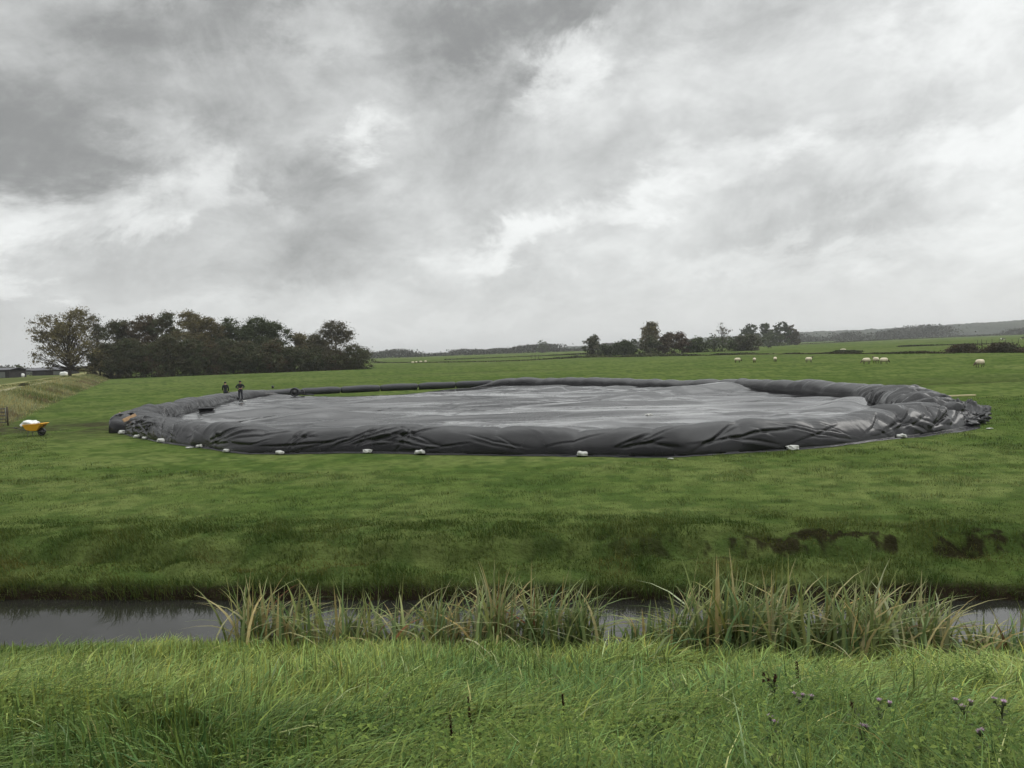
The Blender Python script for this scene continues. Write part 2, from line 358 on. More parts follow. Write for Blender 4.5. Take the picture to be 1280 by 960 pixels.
i = np.arange(79)*2; tag(link('water', mesh_np('water', V, np.stack([i, i+2, i+3, i+1], 1)), MT['water']), kind='structure')

# ------------------------------------------------------------------ grass blades
def blades(root, h, w, leand, lean, tint, nseg=2, tipmix=None, curl=.5):
    """root (n,3); leand = direction angle; lean = horizontal reach as a share of h"""
    n = len(root); root = np.asarray(root, float); h = np.asarray(h)*np.ones(n); w = np.asarray(w)*np.ones(n)
    dx, dy = np.cos(leand), np.sin(leand); fa = rng.uniform(0, math.pi, n); wx, wy = np.cos(fa), np.sin(fa)
    # keep the broad side mostly across the lean
    wx = .5*wx - .9*dy; wy = .5*wy + .9*dx; q = np.hypot(wx, wy)+1e-6; wx /= q; wy /= q
    VS = []; T = []
    for k in range(nseg+1):
        t = k/nseg; off = lean*h*(t**1.8); zz = h*(t - curl*lean*t**2.4*.6)
        ww = w*(1-t**1.6)*.5; base = root + np.stack([dx*off, dy*off, zz], 1)
        tt = tint*(1-.0*t) if tipmix is None else tint*(1-t**2*tipmix[1][:, None])+tipmix[0]*(t**2*tipmix[1][:, None])
        if k < nseg:
            VS += [base - np.stack([wx*ww, wy*ww, 0*ww], 1), base + np.stack([wx*ww, wy*ww, 0*ww], 1)]; T += [tt, tt]
        else: VS.append(base); T.append(tt)
    m = 2*nseg+1; V = np.stack(VS, 1).reshape(-1, 3); TT = np.stack(T, 1).reshape(-1, 3)
    b = np.arange(n)*m; Q = []
    for k in range(nseg-1): Q.append(np.stack([b+2*k, b+2*k+1, b+2*k+3, b+2*k+2], 1))
    tr = np.stack([b+2*nseg-2, b+2*nseg-1, b+2*nseg], 1)
    return V, (np.concatenate(Q) if Q else None), tr, TT
def grassobj(name, parts, label, cat, kind='stuff', mat_='blade', group=None):
    V = []; Q = []; T = []; C_ = []; o = 0
    for v, q, t, c in parts:
        V.append(v); C_.append(c); T.append(t+o)
        if q is not None: Q.append(q+o)
        o += len(v)
    me = mesh_np(name, np.concatenate(V), np.concatenate(Q) if Q else None, np.concatenate(T), tint=np.clip(np.concatenate(C_), .003, 1))
    return tag(link(name, me, MT[mat_]), label, cat, group, kind)
def scatter(n, y0, y1, k=.72, m=2.0, p=1.0):
    y = y0+(y1-y0)*rng.random(n)**p if p != 1 else None
    if y is None:       # uniform by area of the trapezoid
        y = rng.uniform(y0, y1, n*2); keep = rng.random(n*2) < (k*y+m)/(k*y1+m); y = y[keep][:n]
    x = rng.uniform(-1, 1, len(y))*(k*y+m); return x, y
def varied(base, x, y, n, amt=.25):
    v = 1+amt*rng.normal(size=n)[:, None]*.6; hue = rng.normal(size=n)
    c = base*np.clip(v, .5, 1.7); c[:, 0] *= 1+.11*hue; c[:, 2] *= 1-.10*hue; return c

# foreground dyke grass
def fore():
    parts = []
    for (n, y0, y1, wd) in ((62000, 1.7, 5.5, 1.8), (84000, 5.2, 12.3, 2.7)):
        x, y = scatter(n, y0, y1, .72, 3.4); s = y+SK*x; keep = s < 11.45; x, y, s = x[keep], y[keep], s[keep]; n = len(x)
        # clumps: pull towards clump centres
        cxn = vn(x*2.3, y*2.3, 81); cyn = vn(x*2.3, y*2.3, 82); x = x+cxn*.18; y = y+cyn*.18; s = y+SK*x
        z = height(x, y)
        H = (.20+.20*fbm(x*.7, y*.7, 3, 83)+.07*rng.normal(size=n)); H = np.clip(H, .08, .5)*(1-.35*sm(10.2, 11.3, s))
        H *= 1-.15*sm(-1, -5, x)*sm(8, 11, s)
        ld = -.2+2.0*fbm(x*.6, y*.6, 3, 84)*2.0+rng.normal(size=n)*.75; ln = np.clip(.8+.4*rng.normal(size=n)+.6*fbm(x*.5, y*.5, 2, 85), .1, 1.5)
        g = np.clip(.5+1.3*fbm(x*.45, y*.45, 3, 86)+.45*sm(7, 11, s)-.35*sm(5.5, 3, s), 0, 1)[:, None]
        base = np.array([.108, .165, .044])*(1-g)+np.array([.225, .285, .080])*g
        pale = (rng.random(n) < .03)[:, None]; base = np.where(pale, np.array([.32, .34, .15]), base)
        c = varied(base, x, y, n, .6)
        parts.append(blades(np.stack([x, y, z-.02], 1), H*(1+.25*rng.random(n)), wd*(.006+.004*rng.random(n)), ld, ln, c, 3, curl=.75))
    grassobj('grass_foreground', parts, 'long wind-combed grass on the near bank', 'grass').name = 'long_grass'
fore()
# turf of the far bank and the pasture in front of the basin
def turf():
    parts = []
    x, y = scatter(165000, 12.6, 20.5, .68, 2.0); s = y+SK*x; k = (s > 14.03) & (s < 17.2+1.8*rng.random(len(s)))
    bare = barem(x, y, s) > rng.uniform(.35, 1.25, len(x)); k &= ~bare
    x, y, s = x[k], y[k], s[k]; n = len(x); z = height(x, y)
    H = np.clip(.10+.22*fbm(x*1.3, y*1.6, 3, 91)+.035*rng.normal(size=n), .03, .34)*(1+.9*np.exp(-((s-14.2)/.3)**2))*(1-.55*sm(16.3, 18.3, s))
    g = np.clip(.4+1.2*fbm(x*.8, y*.8, 3, 92), 0, 1)[:, None]; base = np.array([.060, .094, .022])*(1-g)+np.array([.118, .145, .040])*g
    ye = (np.clip(fbm(x*1.1, y*1.1, 3, 93)*2.5-.3, 0, .8)*np.exp(-((s-15.2)/.8)**2))[:, None]; base = base*(1-ye)+np.array([.15, .14, .045])*ye
    parts.append(blades(np.stack([x, y, z-.01], 1), H, .008+.006*rng.random(n), -1.57+rng.normal(size=n)*.9, np.clip(.8+.4*rng.normal(size=n), .1, 1.6), varied(base, x, y, n), 2))
    for (nn, y0, y1, hh, ww) in ((130000, 16.5, 27.5, .055, .014), (120000, 26, 48, .06, .028)):
        x, y = scatter(nn, y0, y1, .68, 2.0); s = y+SK*x; inb = np.hypot((x+1.0)/25.5, (y-55)/28.6) < 1.02; k = (s > 17.6) & ~inb
        k &= rng.random(len(x)) > .85*np.exp(-((y-50)/6.5)**2)*(x < -20)
        x, y = x[k], y[k]; n = len(x); z = height(x, y); c1 = fbm(x*1.6, y*1.6, 3, 94)
        H = np.clip(hh*(.7+4.2*np.maximum(c1-.05, 0))+.012*rng.normal(size=n), .015, .2)
        g = np.clip(.5+.9*fbm(x*.35, y*.35, 4, 51)+.5*fbm(x*.05, y*.05, 3, 53), 0, 1)[:, None]; base = np.array([.068, .104, .025])*(1-g)+np.array([.114, .143, .043])*g
        parts.append(blades(np.stack([x, y, z-.01], 1), H, ww*(.6+.8*rng.random(n)), rng.uniform(0, 6.28, n), np.clip(.7+.4*rng.normal(size=n), .1, 1.4), varied(base, x, y, n, .3), 1))
    grassobj('turf', parts, 'short grazed turf on the far bank and pasture', 'grass').name = 'pasture_grass'
turf()
# dry tall grass on the left dyke
def verge():
    n = 52000; t = rng.random(n)**1.7*190-6; d = rng.uniform(-.3, 11, n); k = (np.abs(d-7.2) > 1.0) & ((d < 6.5) | (rng.random(n) < .5)); t, d = t[k], d[k]; n = len(t)
    x = FOOT[0]+TL[0]*t+NL[0]*d; y = FOOT[1]+TL[1]*t+NL[1]*d; z = height(x, y)
    H = np.clip(.50+.5*fbm(x*.3, y*.3, 3, 95)+.12*rng.normal(size=n), .12, 1.1)*sm(-.5, 1.5, d)*(1-.55*sm(5, 6.5, d))
    g = np.clip(.5+1.4*fbm(x*.25, y*.25, 3, 96), 0, 1)[:, None]; base = np.array([.12, .145, .05])*(1-g)+np.array([.31, .30, .15])*g
    rd = (np.clip(fbm(x*.15, y*.15, 3, 97)*2.2, 0, .7)*(d < 3))[:, None]; base = base*(1-rd)+np.array([.17, .12, .08])*rd
    grassobj('dry_grass', [blades(np.stack([x, y, z-.02], 1), H, (.03+.03*rng.random(n))*(1+t/90), rng.normal(size=n)*1.2, np.clip(.5+.3*rng.normal(size=n), .05, 1.2), varied(base, x, y, n, .3), 2)],
             'straw-coloured tall grass on the dyke beside the farm track', 'grass').name = 'dry_grass'
verge()
# leafy weeds among the foreground grass
def weeds():
    n = 6500; x, y = scatter(n, 1.9, 7.2, .72, 1.0); n = len(x)
    px, py = proj(np.stack([x, y, height(x, y)+.25], 1))
    dens = np.clip(sm(820, 930, py)*(.25+.95*sm(430, 640, px))+.9*np.exp(-((px-1180)/120)**2-((py-900)/60)**2)-.30+1.9*fbm(x*1.3, y*1.3, 3, 99), 0, 1)
    k = rng.random(n) < dens; x, y = x[k], y[k]; n = len(x); V = []; T = []; Cc = []; tri = []
    z0 = height(x, y); Hh = rng.uniform(.16, .36, n)*(1+1.1*fbm(x*1.6, y*1.6, 2, 98)); o = 0; L_ = 20
    for j in range(L_):
        t = (j+.6)/L_; ph = j*2.4+rng.uniform(0, 6.28, n); ln = rng.uniform(.014, .046, n)*(1.15-.5*t); wd = ln*rng.uniform(.18, .42, n); r0 = rng.uniform(.0, .085, n)*(1.2-t)
        bx = x+np.cos(ph)*r0; by = y+np.sin(ph)*r0; bz = z0+Hh*(.35+.65*t); dx, dy = np.cos(ph), np.sin(ph); up = rng.uniform(-.2, .6, n)
        b = np.stack([bx, by, bz], 1); ti = b+np.stack([dx*ln, dy*ln, up*ln], 1); mi = (b+ti)/2+np.array([0, 0, .004]); sx = np.stack([-dy*wd, dx*wd, 0*wd], 1)
        V.append(np.stack([b, mi-sx, ti, mi+sx], 1).reshape(-1, 3)); q = np.arange(n)*4+o; tri.append(np.stack([q, q+1, q+2, q+3], 1)); o += 4*n
        g = rng.random(n)[:, None]; c = np.array([.055, .100, .020])*(1-g)+np.array([.15, .20, .042])*g*rng.uniform(.6, 1.3, n)[:, None]; Cc.append(np.repeat(c, 4, 0))
    me = mesh_np('weeds', np.concatenate(V), np.concatenate(tri), None, tint=np.concatenate(Cc)); tag(link('leafy_weeds', me, MT['leaf']), 'low leafy weeds growing through the near bank grass', 'weeds', kind='stuff')
weeds()

# ------------------------------------------------------------------ reeds at the water's edge
def reeds(pxs, s0, n, H, label, straw=.45, ld0=0.2, spread=.9, wmul=1.0):
    a, b = pxs; n = int(n*1.9); x = np.zeros(n); nc = max(3, int((b-a)/22)); cc_ = np.linspace(a, b, nc+2)[1:-1]+rng.normal(size=nc)*8; px = np.where(rng.random(n) < .75, cc_[rng.integers(0, nc, n)]+rng.normal(size=n)*7, rng.uniform(a, b, n))
    s = rng.normal(s0, .30, n); x = np.array([(s_i-0)*(p-640)/F/(1+SK*(p-640)/F) for s_i, p in zip(s, px)]); y = s-SK*x
    x = x+vn(x*3, y*3, 111)*.35; z = np.maximum(height(x, y), WATER-.25)
    Hh = np.clip(H*(.98+.5*fbm(x*1.2, 0*x, 3, 112)+.22*rng.normal(size=n)), .2, H*1.45)
    st = rng.random(n) < .42*straw*(.4+1.6*(fbm(x*1.1, y*1.1, 2, 113)+.5)); g = rng.random(n)[:, None]
    green = np.array([.080, .125, .036])*(1-g)+np.array([.23, .27, .105])*g; dry = np.array([.24, .21, .09])*(1-g)+np.array([.40, .37, .20])*g
    base = np.where(st[:, None], dry, green); rust = (rng.random(n) < .025)[:, None]; base = np.where(rust, np.array([.16, .07, .035]), base)
    ln = np.clip(np.abs(rng.normal(size=n))*.62+.06, .03, 1.6); ld = np.where(rng.random(n) < .72, ld0, ld0+math.pi)+rng.normal(size=n)*spread
    tm = (np.tile(np.array([.38, .35, .18]), (n, 1)), np.clip(rng.random(n)*1.1-.45, 0, 1))
    p1 = blades(np.stack([x, y, z], 1), Hh, (.034+.030*rng.random(n))*wmul, ld, ln, varied(base, x, y, n, .15), 6, tm, curl=.95)
    m = n*2; k = rng.integers(0, n, m); x2 = x[k]+rng.normal(size=m)*.12; y2 = y[k]+rng.normal(size=m)*.15; z2 = np.maximum(height(x2, y2), WATER-.2)
    g = rng.random(m)[:, None]; c = np.array([.05, .085, .028])*(1-g)+np.array([.15, .16, .07])*g
    p2 = blades(np.stack([x2, y2, z2], 1), H*.42*(.5+.8*rng.random(m)), .007+.006*rng.random(m), rng.uniform(0, 6.28, m), rng.uniform(.2, 1.5, m), c, 3, curl=.9)
    o = grassobj('reed_clump', [p1, p2], label, 'reeds', None, group="reed clumps along the water's edge"); o.name = 'reed_clump'
reeds((262, 400), 11.0, 110, .98, 'arching straw-tipped reed clump at the left end of the reeds by open water', .55)
reeds((395, 500), 10.95, 95, .95, 'reed clump second from the left, pale blades fanning over the ditch', .6)
reeds((505, 640), 10.95, 150, .98, 'rust and straw reed clump in the middle of the ditch edge', .75)
reeds((640, 745), 10.95, 110, .98, 'grey-green reed clump with long curved blades right of the rusty clump', .3)
reeds((748, 845), 10.95, 60, .6, 'low sparse dark reeds with water showing between two taller clumps', .2)
reeds((835, 1000), 10.6, 210, 1.08, 'dense grey-green reed clump with drooping tips, left part of the right stand', .25)
reeds((990, 1175), 10.6, 240, 1.12, 'tallest reed clump, brownish with upright blades in the right stand', .5)
reeds((1165, 1300), 10.9, 70, .6, 'flattened broken reeds lying towards open water at the right edge', .5, ld0=0.0, spread=.5)

# ------------------------------------------------------------------ basin
# crest line: (px, py, z seen there, inset)
FR = [(143,538),(165,547),(205,554),(250,561),(310,568),(365,568),(470,567),(540,568),(640,569),(735,570),(850,572),(920,569),(970,566),(1040,560),(1090,553),(1150,543)]
BK = [(1138,489,1.05),(1100,482,1.0),(1050,479,1.0),(1000,476.5,.95),(900,474,.9),(800,473,.88),(700,472,.9),(640,474.5,.75),(560,477,.72),(470,481,.70),(416,483.5,.70),(345,487,.72),(292,490.5,.85),(240,500.5,.85),(190,511,.85),(160,522,.80)]
ctr = []
for a, b in FR:
    p = P(a, b, 0); v = np.array([p.x, p.y]); d = BC-v; ctr.append(v+d/np.linalg.norm(d)*1.15)
ctr.append(np.array([18.0, 34.2]))
for a, b, z in BK:
    p = P(a, b, z); ctr.append(np.array([p.x, p.y]))
ctr = np.array(ctr)
def closed(pts, n):
    m = len(pts); out_ = []
    for i in range(m):
        p0, p1, p2, p3 = pts[i-1], pts[i], pts[(i+1) % m], pts[(i+2) % m]
        for t in np.linspace(0, 1, 40, endpoint=False): out_.append(.5*((2*p1)+(-p0+p2)*t+(2*p0-5*p1+4*p2-p3)*t*t+(-p0+3*p1-3*p2+p3)*t**3))
    o = np.array(out_)
    for _ in range(60): o = (np.roll(o, 1, 0)+2*o+np.roll(o, -1, 0))/4
    L0 = np.r_[0, np.cumsum(np.linalg.norm(np.roll(o, -1, 0)-o, axis=1))]; o2 = np.vstack([o, o[:1]]); t = np.linspace(0, L0[-1], n, endpoint=False)
    return np.stack([np.interp(t, L0, o2[:, 0]), np.interp(t, L0, o2[:, 1])], 1), t, L0[-1]
NT = 4000
CR, S, LEN = closed(ctr, NT)
tg = np.roll(CR, -1, 0)-np.roll(CR, 1, 0); tg /= np.linalg.norm(tg, axis=1)[:, None]; NO = np.stack([tg[:, 1], -tg[:, 0]], 1)   # outward for counter-clockwise
cpx, cpy = proj(np.column_stack([CR, np.full(NT, .5)]))
back = CR[:, 1] > 62
bare = sm(325, 355, cpx)*(1-sm(585, 640, cpx))*back              # where the tube lies uncovered
gap = 8.5*sm(335, 430, cpx)*(1-sm(480, 610, cpx))*back
rightend = sm(1040, 1130, cpx)*1.0; leftend = (1-sm(190, 330, cpx))
def per(f, amp, seed, oct_=3):                                     # periodic noise along the rim
    k = 2*math.pi*S/LEN; r_ = f*LEN/(2*math.pi); return amp*fbm(50+r_*np.cos(k), 50+r_*np.sin(k), oct_, seed)
HH = .97+per(.22, .24, 201)+per(.7, .07, 205)+.10*rightend+.03; WW = .98+per(.2, .22, 202)+.38*rightend
pil = np.abs(np.sin(math.pi*(S/3.1+per(.1, .9, 203)))); HH = HH*(1-(.10+.10*np.maximum(rightend, leftend*.6))*(1-pil)**3)
HH[back] *= 1-.12*(1-rightend[back])
NQ = 90
def tarp():
    cov = (1-bare); q = np.linspace(0, 1, NQ); Sg, Qg = np.meshgrid(S, q, indexing='ij')
    o = -np.cos(math.pi*Qg)*WW[:, None]; z = HH[:, None]*np.sin(math.pi*Qg)**(.62+.33*sm(.5, .8, Qg))
    # outer side: the sheet leans out before it is tucked in at the foot
    t = Qg*math.pi*1.35   # metric coordinate across the tube, metres
    D = np.zeros_like(z)
    wn_ = np.clip(np.sin(math.pi*Qg)*1.6, 0, 1)
    ends = np.maximum(rightend, leftend)[:, None]
    shear = .9*np.sin(S/7.3)[:, None]
    kx = 2*math.pi*S/LEN; rr = LEN/(2*math.pi)
    win = (sm(0, 2.5, S)*(1-sm(LEN-2.5, LEN, S)))[:, None]
    D += win*wn_*(.05+.05*ends)*2*fbm((Sg+shear*t)*.35, t*.15, 2, 210)
    sgn = np.sin(Sg*.42+1.3*np.sin(Sg*.17))
    D += win*wn_*(.016+.010*ends)*(ridged(Sg*.75+t*.55*sgn+.8*fbm(Sg*.5, t*.5, 2, 213), t*.30, 3, 211)-.6)*sm(.1, .35, np.abs(Qg-.35)+.1)
    ee = np.maximum(rightend, .7*leftend)
    def crease(s0, t0, s1, t1, A, wdt):
        lo = min(s0, s1)-wdt*4; hi = max(s0, s1)+wdt*4; i0 = int(lo/LEN*NT); i1 = int(hi/LEN*NT)+1
        ii = np.arange(i0, i1); im = ii % NT; ss = ii*LEN/NT; ss = ss[:, None]; tt = t[0][None]
        dx, dy = s1-s0, t1-t0; ll = math.hypot(dx, dy)+1e-6; u = ((ss-s0)*dx+(tt-t0)*dy)/ll/ll; dd = ((ss-s0)*dy-(tt-t0)*dx)/ll
        dd = dd+.10*np.sin(u*3.1+s0*5)*ll*.25
        tap = np.where((u > 0) & (u < 1), np.sin(math.pi*np.clip(u, 0, 1))**.6, 0)
        D[im] += A*1.25*tap*np.maximum(np.maximum(rightend[im], .8*leftend[im])[:, None], .12+.88*sm(.50, .72, tt/TM))*(-np.exp(-np.abs(dd)/wdt)+.62*np.exp(-np.abs(dd-2.0*wdt)/(1.7*wdt)))*wn_[im]
    TM = t[0][-1]
    # fans of folds that start where a weight holds the foot down
    s_ = 0.0; r2 = random.Random(5)
    while s_ < LEN:
        i = int(s_/LEN*NT) % NT; e = float(max(rightend[i], leftend[i]*.2))
        for _ in range(r2.randint(3, 6)+int(2*e)):
            L1 = r2.uniform(.8, 4.4)*(1-.35*e); dirn = (1 if math.sin(s_*.42+1.3*math.sin(s_*.17)) > 0 else -1)*(1 if r2.random() < .88 else -1); up = r2.uniform(.5, 2.1 if e < .5 else 3.2)
            crease(s_+r2.uniform(-.3, .3), TM-r2.uniform(0, .5), s_+dirn*L1, TM-up, r2.uniform(.03, .075)*(1+.9*e), r2.uniform(.025, .075)*(1+.8*e))
        s_ += r2.uniform(1.3, 3.4)*(1-.55*e)
    for _ in range(130):
        s0 = r2.uniform(0, LEN); i = int(s0/LEN*NT) % NT; e = float(max(rightend[i], leftend[i]*.3)); t0 = r2.uniform(.2, TM-.3)
        crease(s0, t0, s0+r2.uniform(-1.6, 1.6), t0+r2.uniform(-.9, .9)*(1+e), r2.uniform(.015, .05)*(1+e), r2.uniform(.04, .10))
    s_ = 0.0
    while s_ < LEN:
        i = int(s_/LEN*NT) % NT
        if cpx[i] < 345 and CR[i, 1] > 40: crease(s_, -.2, s_+r2.uniform(-.8, .8), TM+.1, r2.uniform(.10, .24), r2.uniform(.10, .24))
        s_ += r2.uniform(.5, 1.9)
    # deep folds that cross the whole tube at both ends of the basin
    for i in range(0, NT, 9):
        e = float(max(rightend[i], leftend[i]*.8))
        if r2.random() < e*.30:
            s0 = S[i]; crease(s0, -.2, s0+r2.uniform(-1.1, 1.5), TM+.1, r2.uniform(.10, .24), r2.uniform(.10, .22))
    o = o+D*(-np.cos(math.pi*Qg)); z = z+D*np.sin(math.pi*Qg)
    z = np.maximum(z, .035+.02*Qg)
    # where the tube is bare the sheet ends in a low crumpled hem
    k = cov[:, None]; ho = -WW[:, None]+Qg*.35; hzz = .10+.10*ridged(Sg*.8, Qg*1.5, 2, 220)*.5*np.sin(math.pi*Qg); hzz = np.clip(hzz, .02, .3)*(1-.8*Qg)*.3
    o = o*k+(ho-gap[:, None])*(1-k); z = z*k+hzz*(1-k)
    # skirt on the grass
    NS = 6; qs = np.linspace(0, 1, NS+1)[1:][None]; sk = (.03+.35*np.clip(vn(S*.9, 0*S, 230)-.05, 0, 1)+.35*rightend*sm(505, 520, cpy))[:, None]*cov[:, None]+.012
    os_ = o[:, -1:]+sk*qs; zs = .03+.06*np.abs(fbm(Sg[:, :1]*1.6, qs*1.1, 3, 231))*(1-qs)+0*os_; zs[:, -1] = .012
    o = np.hstack([o, os_]); z = np.hstack([z, zs])
    rimP = CR[:, None, :]+NO[:, None, :]*o[..., None]
    # floor sheet
    NF = 96; inner = rimP[:, 0]; v = np.linspace(0, 1, NF+1)[:-1]; v = v**.8
    fl = BC+(inner[:, None, :]-BC)*v[None, :, None]; fx, fyv = fl[..., 0], fl[..., 1]
    fz = .16+.27*fbm(fx*.05+3, fyv*.16+.6*fbm(fx*.05, fyv*.03, 2, 246), 4, 240)+.15*ridged(fx*.05+.03*fyv, fyv*.22+1.4*fbm(fx*.06, fyv*.06, 2, 245), 2, 241)+.012*fbm(fx*.35, fyv*.9, 4, 242)+.085*np.maximum(ridged(fx*.22+.3*fyv, fyv*.45, 2, 247)-.9, 0)
    # long raised wrinkles seen in the sheet
    def ridge(pts, A, wn1, wf):
        nonlocal fz
        p = [P(a, b, .25) for a, b in pts]; best = np.full(fx.shape, 1e9); sg = np.zeros(fx.shape); tapp = np.zeros(fx.shape)
        for j in range(len(p)-1):
            ax, ay = p[j].x, p[j].y; bx, by = p[j+1].x-ax, p[j+1].y-ay; l2 = bx*bx+by*by; u = np.clip(((fx-ax)*bx+(fyv-ay)*by)/l2, 0, 1)
            ddx, ddy = fx-ax-u*bx, fyv-ay-u*by; dd = np.hypot(ddx, ddy); m = dd < best; best = np.where(m, dd, best); sg = np.where(m, ddy, sg); tapp = np.where(m, (j+u)/(len(p)-1), tapp)
        ww = np.where(sg < 0, wn1, wf); fz = fz+A*np.exp(-(best/ww)**2)*(np.sin(math.pi*np.clip(tapp, 0, 1))**.5+.05)
    ridge([(770,502),(850,491),(930,486.5),(1010,487),(1070,492)], .5, .75, 2.6)
    ridge([(250,520),(330,515),(440,513),(560,511)], .42, 1.1, 3.0)
    ridge([(300,527),(420,521),(560,519)], .30, .9, 2.2)
    ridge([(640,510),(760,505),(880,498)], .32, .8, 2.2)
    ridge([(430,505),(560,502),(700,498)], .34, 1.0, 3.0)
    ridge([(640,492),(740,484),(790,484)], .2, 1.0, 1.4)
    ridge([(1040,512),(1100,500),(1160,497)], .5, .8, 1.6)
    ridge([(560,497),(660,490),(700,487)], .25, 1.6, 1.0)
    ridge([(900,520),(960,517),(1010,523)], .12, .6, .5)
    fz = fz*(1-.75*bare[:, None]*sm(.45, .85, v)[None]); fz = np.maximum(fz, .035); blend = sm(.93, 1.0, v)[None]; fz = fz*(1-blend)+z[:, :1]*blend*.3+fz*blend*.7
    X_ = np.concatenate([fl, rimP], 1); Z_ = np.concatenate([fz, z], 1); nc = Z_.shape[1]
    gx, gy = X_[..., 0], X_[..., 1]; gz = height(gx.ravel(), gy.ravel()).reshape(gx.shape); Z_ = Z_+np.maximum(gz, -.05)*1.0
    V = np.concatenate([X_, Z_[..., None]], 2).reshape(-1, 3)
    i = np.arange(NT)[:, None]*nc+np.arange(nc-1)[None]; j = ((np.arange(NT)+1) % NT)[:, None]*nc+np.arange(nc-1)[None]
    fq = np.stack([i, i+1, j+1, j], -1); nfl = NF
    root = thing('tarpaulin', (0, 0, 0), 'huge wrinkled black plastic sheet draped over the rim of a round basin in the pasture', 'tarpaulin')
    def sub(c0, c1, name, lab=None):
        f = fq[:, c0:c1].reshape(-1, 4); used, inv = np.unique(f.ravel(), return_inverse=True)
        o_ = link(name, mesh_np(name, V[used], inv.reshape(-1, 4), smooth=True), MT['tarpwet' if 'floor' in name else 'tarp'], root)
        if lab: o_['label'] = lab
    sub(0, nfl, 'floor_sheet', 'wet flat middle of the sheet with long low wrinkles and a pale sheen'); sub(nfl, nc-1, 'rim_cover', 'folded dark sheet pulled over the raised rim')
tarp()
# uncovered tube at the back: separate sausage-like sections
def tube():
    root = thing('rim_tube', (0, 0, 0), 'dark grey tube of jointed sections lying on grass behind the sheet', 'tube')
    idx = np.where(back & (cpx > 300) & (cpx < 660))[0]; a, b = idx.min(), idx.max(); nseg = 8; cuts = np.linspace(a, b, nseg+1).astype(int)
    for k in range(nseg):
        ii = np.linspace(cuts[k], cuts[k+1]-1, 22); pts = []; rad = []
        for j, f in enumerate(ii):
            u = j/21; c = CR[int(f)]; r = .36*(1-.16*abs(2*u-1)**8)+.012*math.sin(u*9+k)
            if j in (0, 21): r = .27
            pts.append((c[0]+.05*math.sin(k*2+u*3), c[1], r*.96+max(hz(c[0], c[1]), 0))); rad.append(r)
        MB().tube(pts, rad, 20).build('tube_section', MT['rubber'], root)
tube()

# ------------------------------------------------------------------ lumps: bags and crumpled plastic
def lump(dx, dy, dz, seed, n=18, rough=.18, sq=.7):
    th = np.linspace(0, math.pi, n); ph = np.linspace(0, 2*math.pi, 2*n, endpoint=False); T, Ph = np.meshgrid(th, ph, indexing='ij')
    ss = lambda v: np.sign(v)*np.abs(v)**sq
    x = ss(np.sin(T))*ss(np.cos(Ph)); y = ss(np.sin(T))*ss(np.sin(Ph)); z = ss(np.cos(T))
    k = 1+rough*(fbm(x*2.1+z+seed*3.3, y*2.1-z*1.7, 4, seed)*2); x, y, z = x*k*dx/2, y*k*dy/2, z*k*dz/2
    z = np.maximum(z+dz*.38, 0); V = np.stack([x, y, z], -1).reshape(-1, 3); m = 2*n
    i = np.arange(n-1)[:, None]*m+np.arange(m)[None]; j = np.arange(n-1)[:, None]*m+(np.arange(m)+1)[None] % m; q = np.stack([i, i+m, j+m, j], -1).reshape(-1, 4)
    return mesh_np('lump', V, q, smooth=True)
bagm = [lump(.75, .42, .24, 300+i, rough=.30) for i in range(4)]
for m in bagm: m.materials.append(MT['bag'])
BG = 'white sandbags holding down the sheet'
BAGS = [(143,534,.8,'small white bag at the far left tip of the black sheet'),(181,542,1.25,'white bag just right of the orange boards at the left tip'),
 (197,545,1.1,'second white bag right of the orange boards'),(206,549,.8,'small crumpled white bag below the second bag from the boards'),
 (231,555,1.3,'wide flat white bag at the foot of the left front rim'),(240,559.5,.9,'thin white bag lying on the grass just ahead of the wide flat bag'),
 (275,559,1.0,'grey-white bag half under a fold of the left front rim'),(312,567,.9,'bright white bag at the lowest left foot of the rim'),
 (361,565,1.0,'speckled grey-white bag at the rim foot below the diagonal folds'),(472,565.5,1.05,'smooth white bag alone at the foot of the front rim, left of centre'),
 (540,566.5,1.15,'knobbly white bag at the foot of the front rim right of the smooth one'),(739,567,1.2,'upright creased white bag at the middle of the front rim'),
 (836,573,.6,'tiny pale scrap bag flat in the grass under the nearest rim'),(971,565,1.3,'long pinkish-white bag lying flat at the right front rim'),
 (1087,554,1.1,'crinkled white bag where the right front rim starts to curve back'),(1112,548,1.0,'pale bag on the skirt right of the crinkled one'),
 (1146,543,1.2,'round white bag on the loose skirt at the right'),(1193,526,.7,'small white bag beside the crumpled black plastic at the right tip'),
 (1232,536,.7,'flat white scrap lying alone on the grass right of the basin')]
for i, (a, b, s, lab) in enumerate(BAGS):
    p = P(a, b, 0.0)
    if i not in (0, 5, 12, 18):
        fr = np.where(CR[:, 1] < 50, np.abs(cpx-a), 1e9); ii = int(np.argmin(fr)); q_ = CR[ii]+NO[ii]*(WW[ii]+.06); p = Vector((q_[0], q_[1]+.25, 0))
    o = link('sandbag', bagm[i % 4]); sc_ = s*(.40+.005*p.y)
    o.location = (p.x, p.y-.25, max(hz(p.x, p.y), 0)+.02); o.rotation_euler = (0, 0, random.uniform(-.4, .4)); o.scale = (sc_*.8, sc_*.9, sc_*(1 if i not in (12, 18, 5) else .4)); tag(o, lab, 'sandbag', BG)
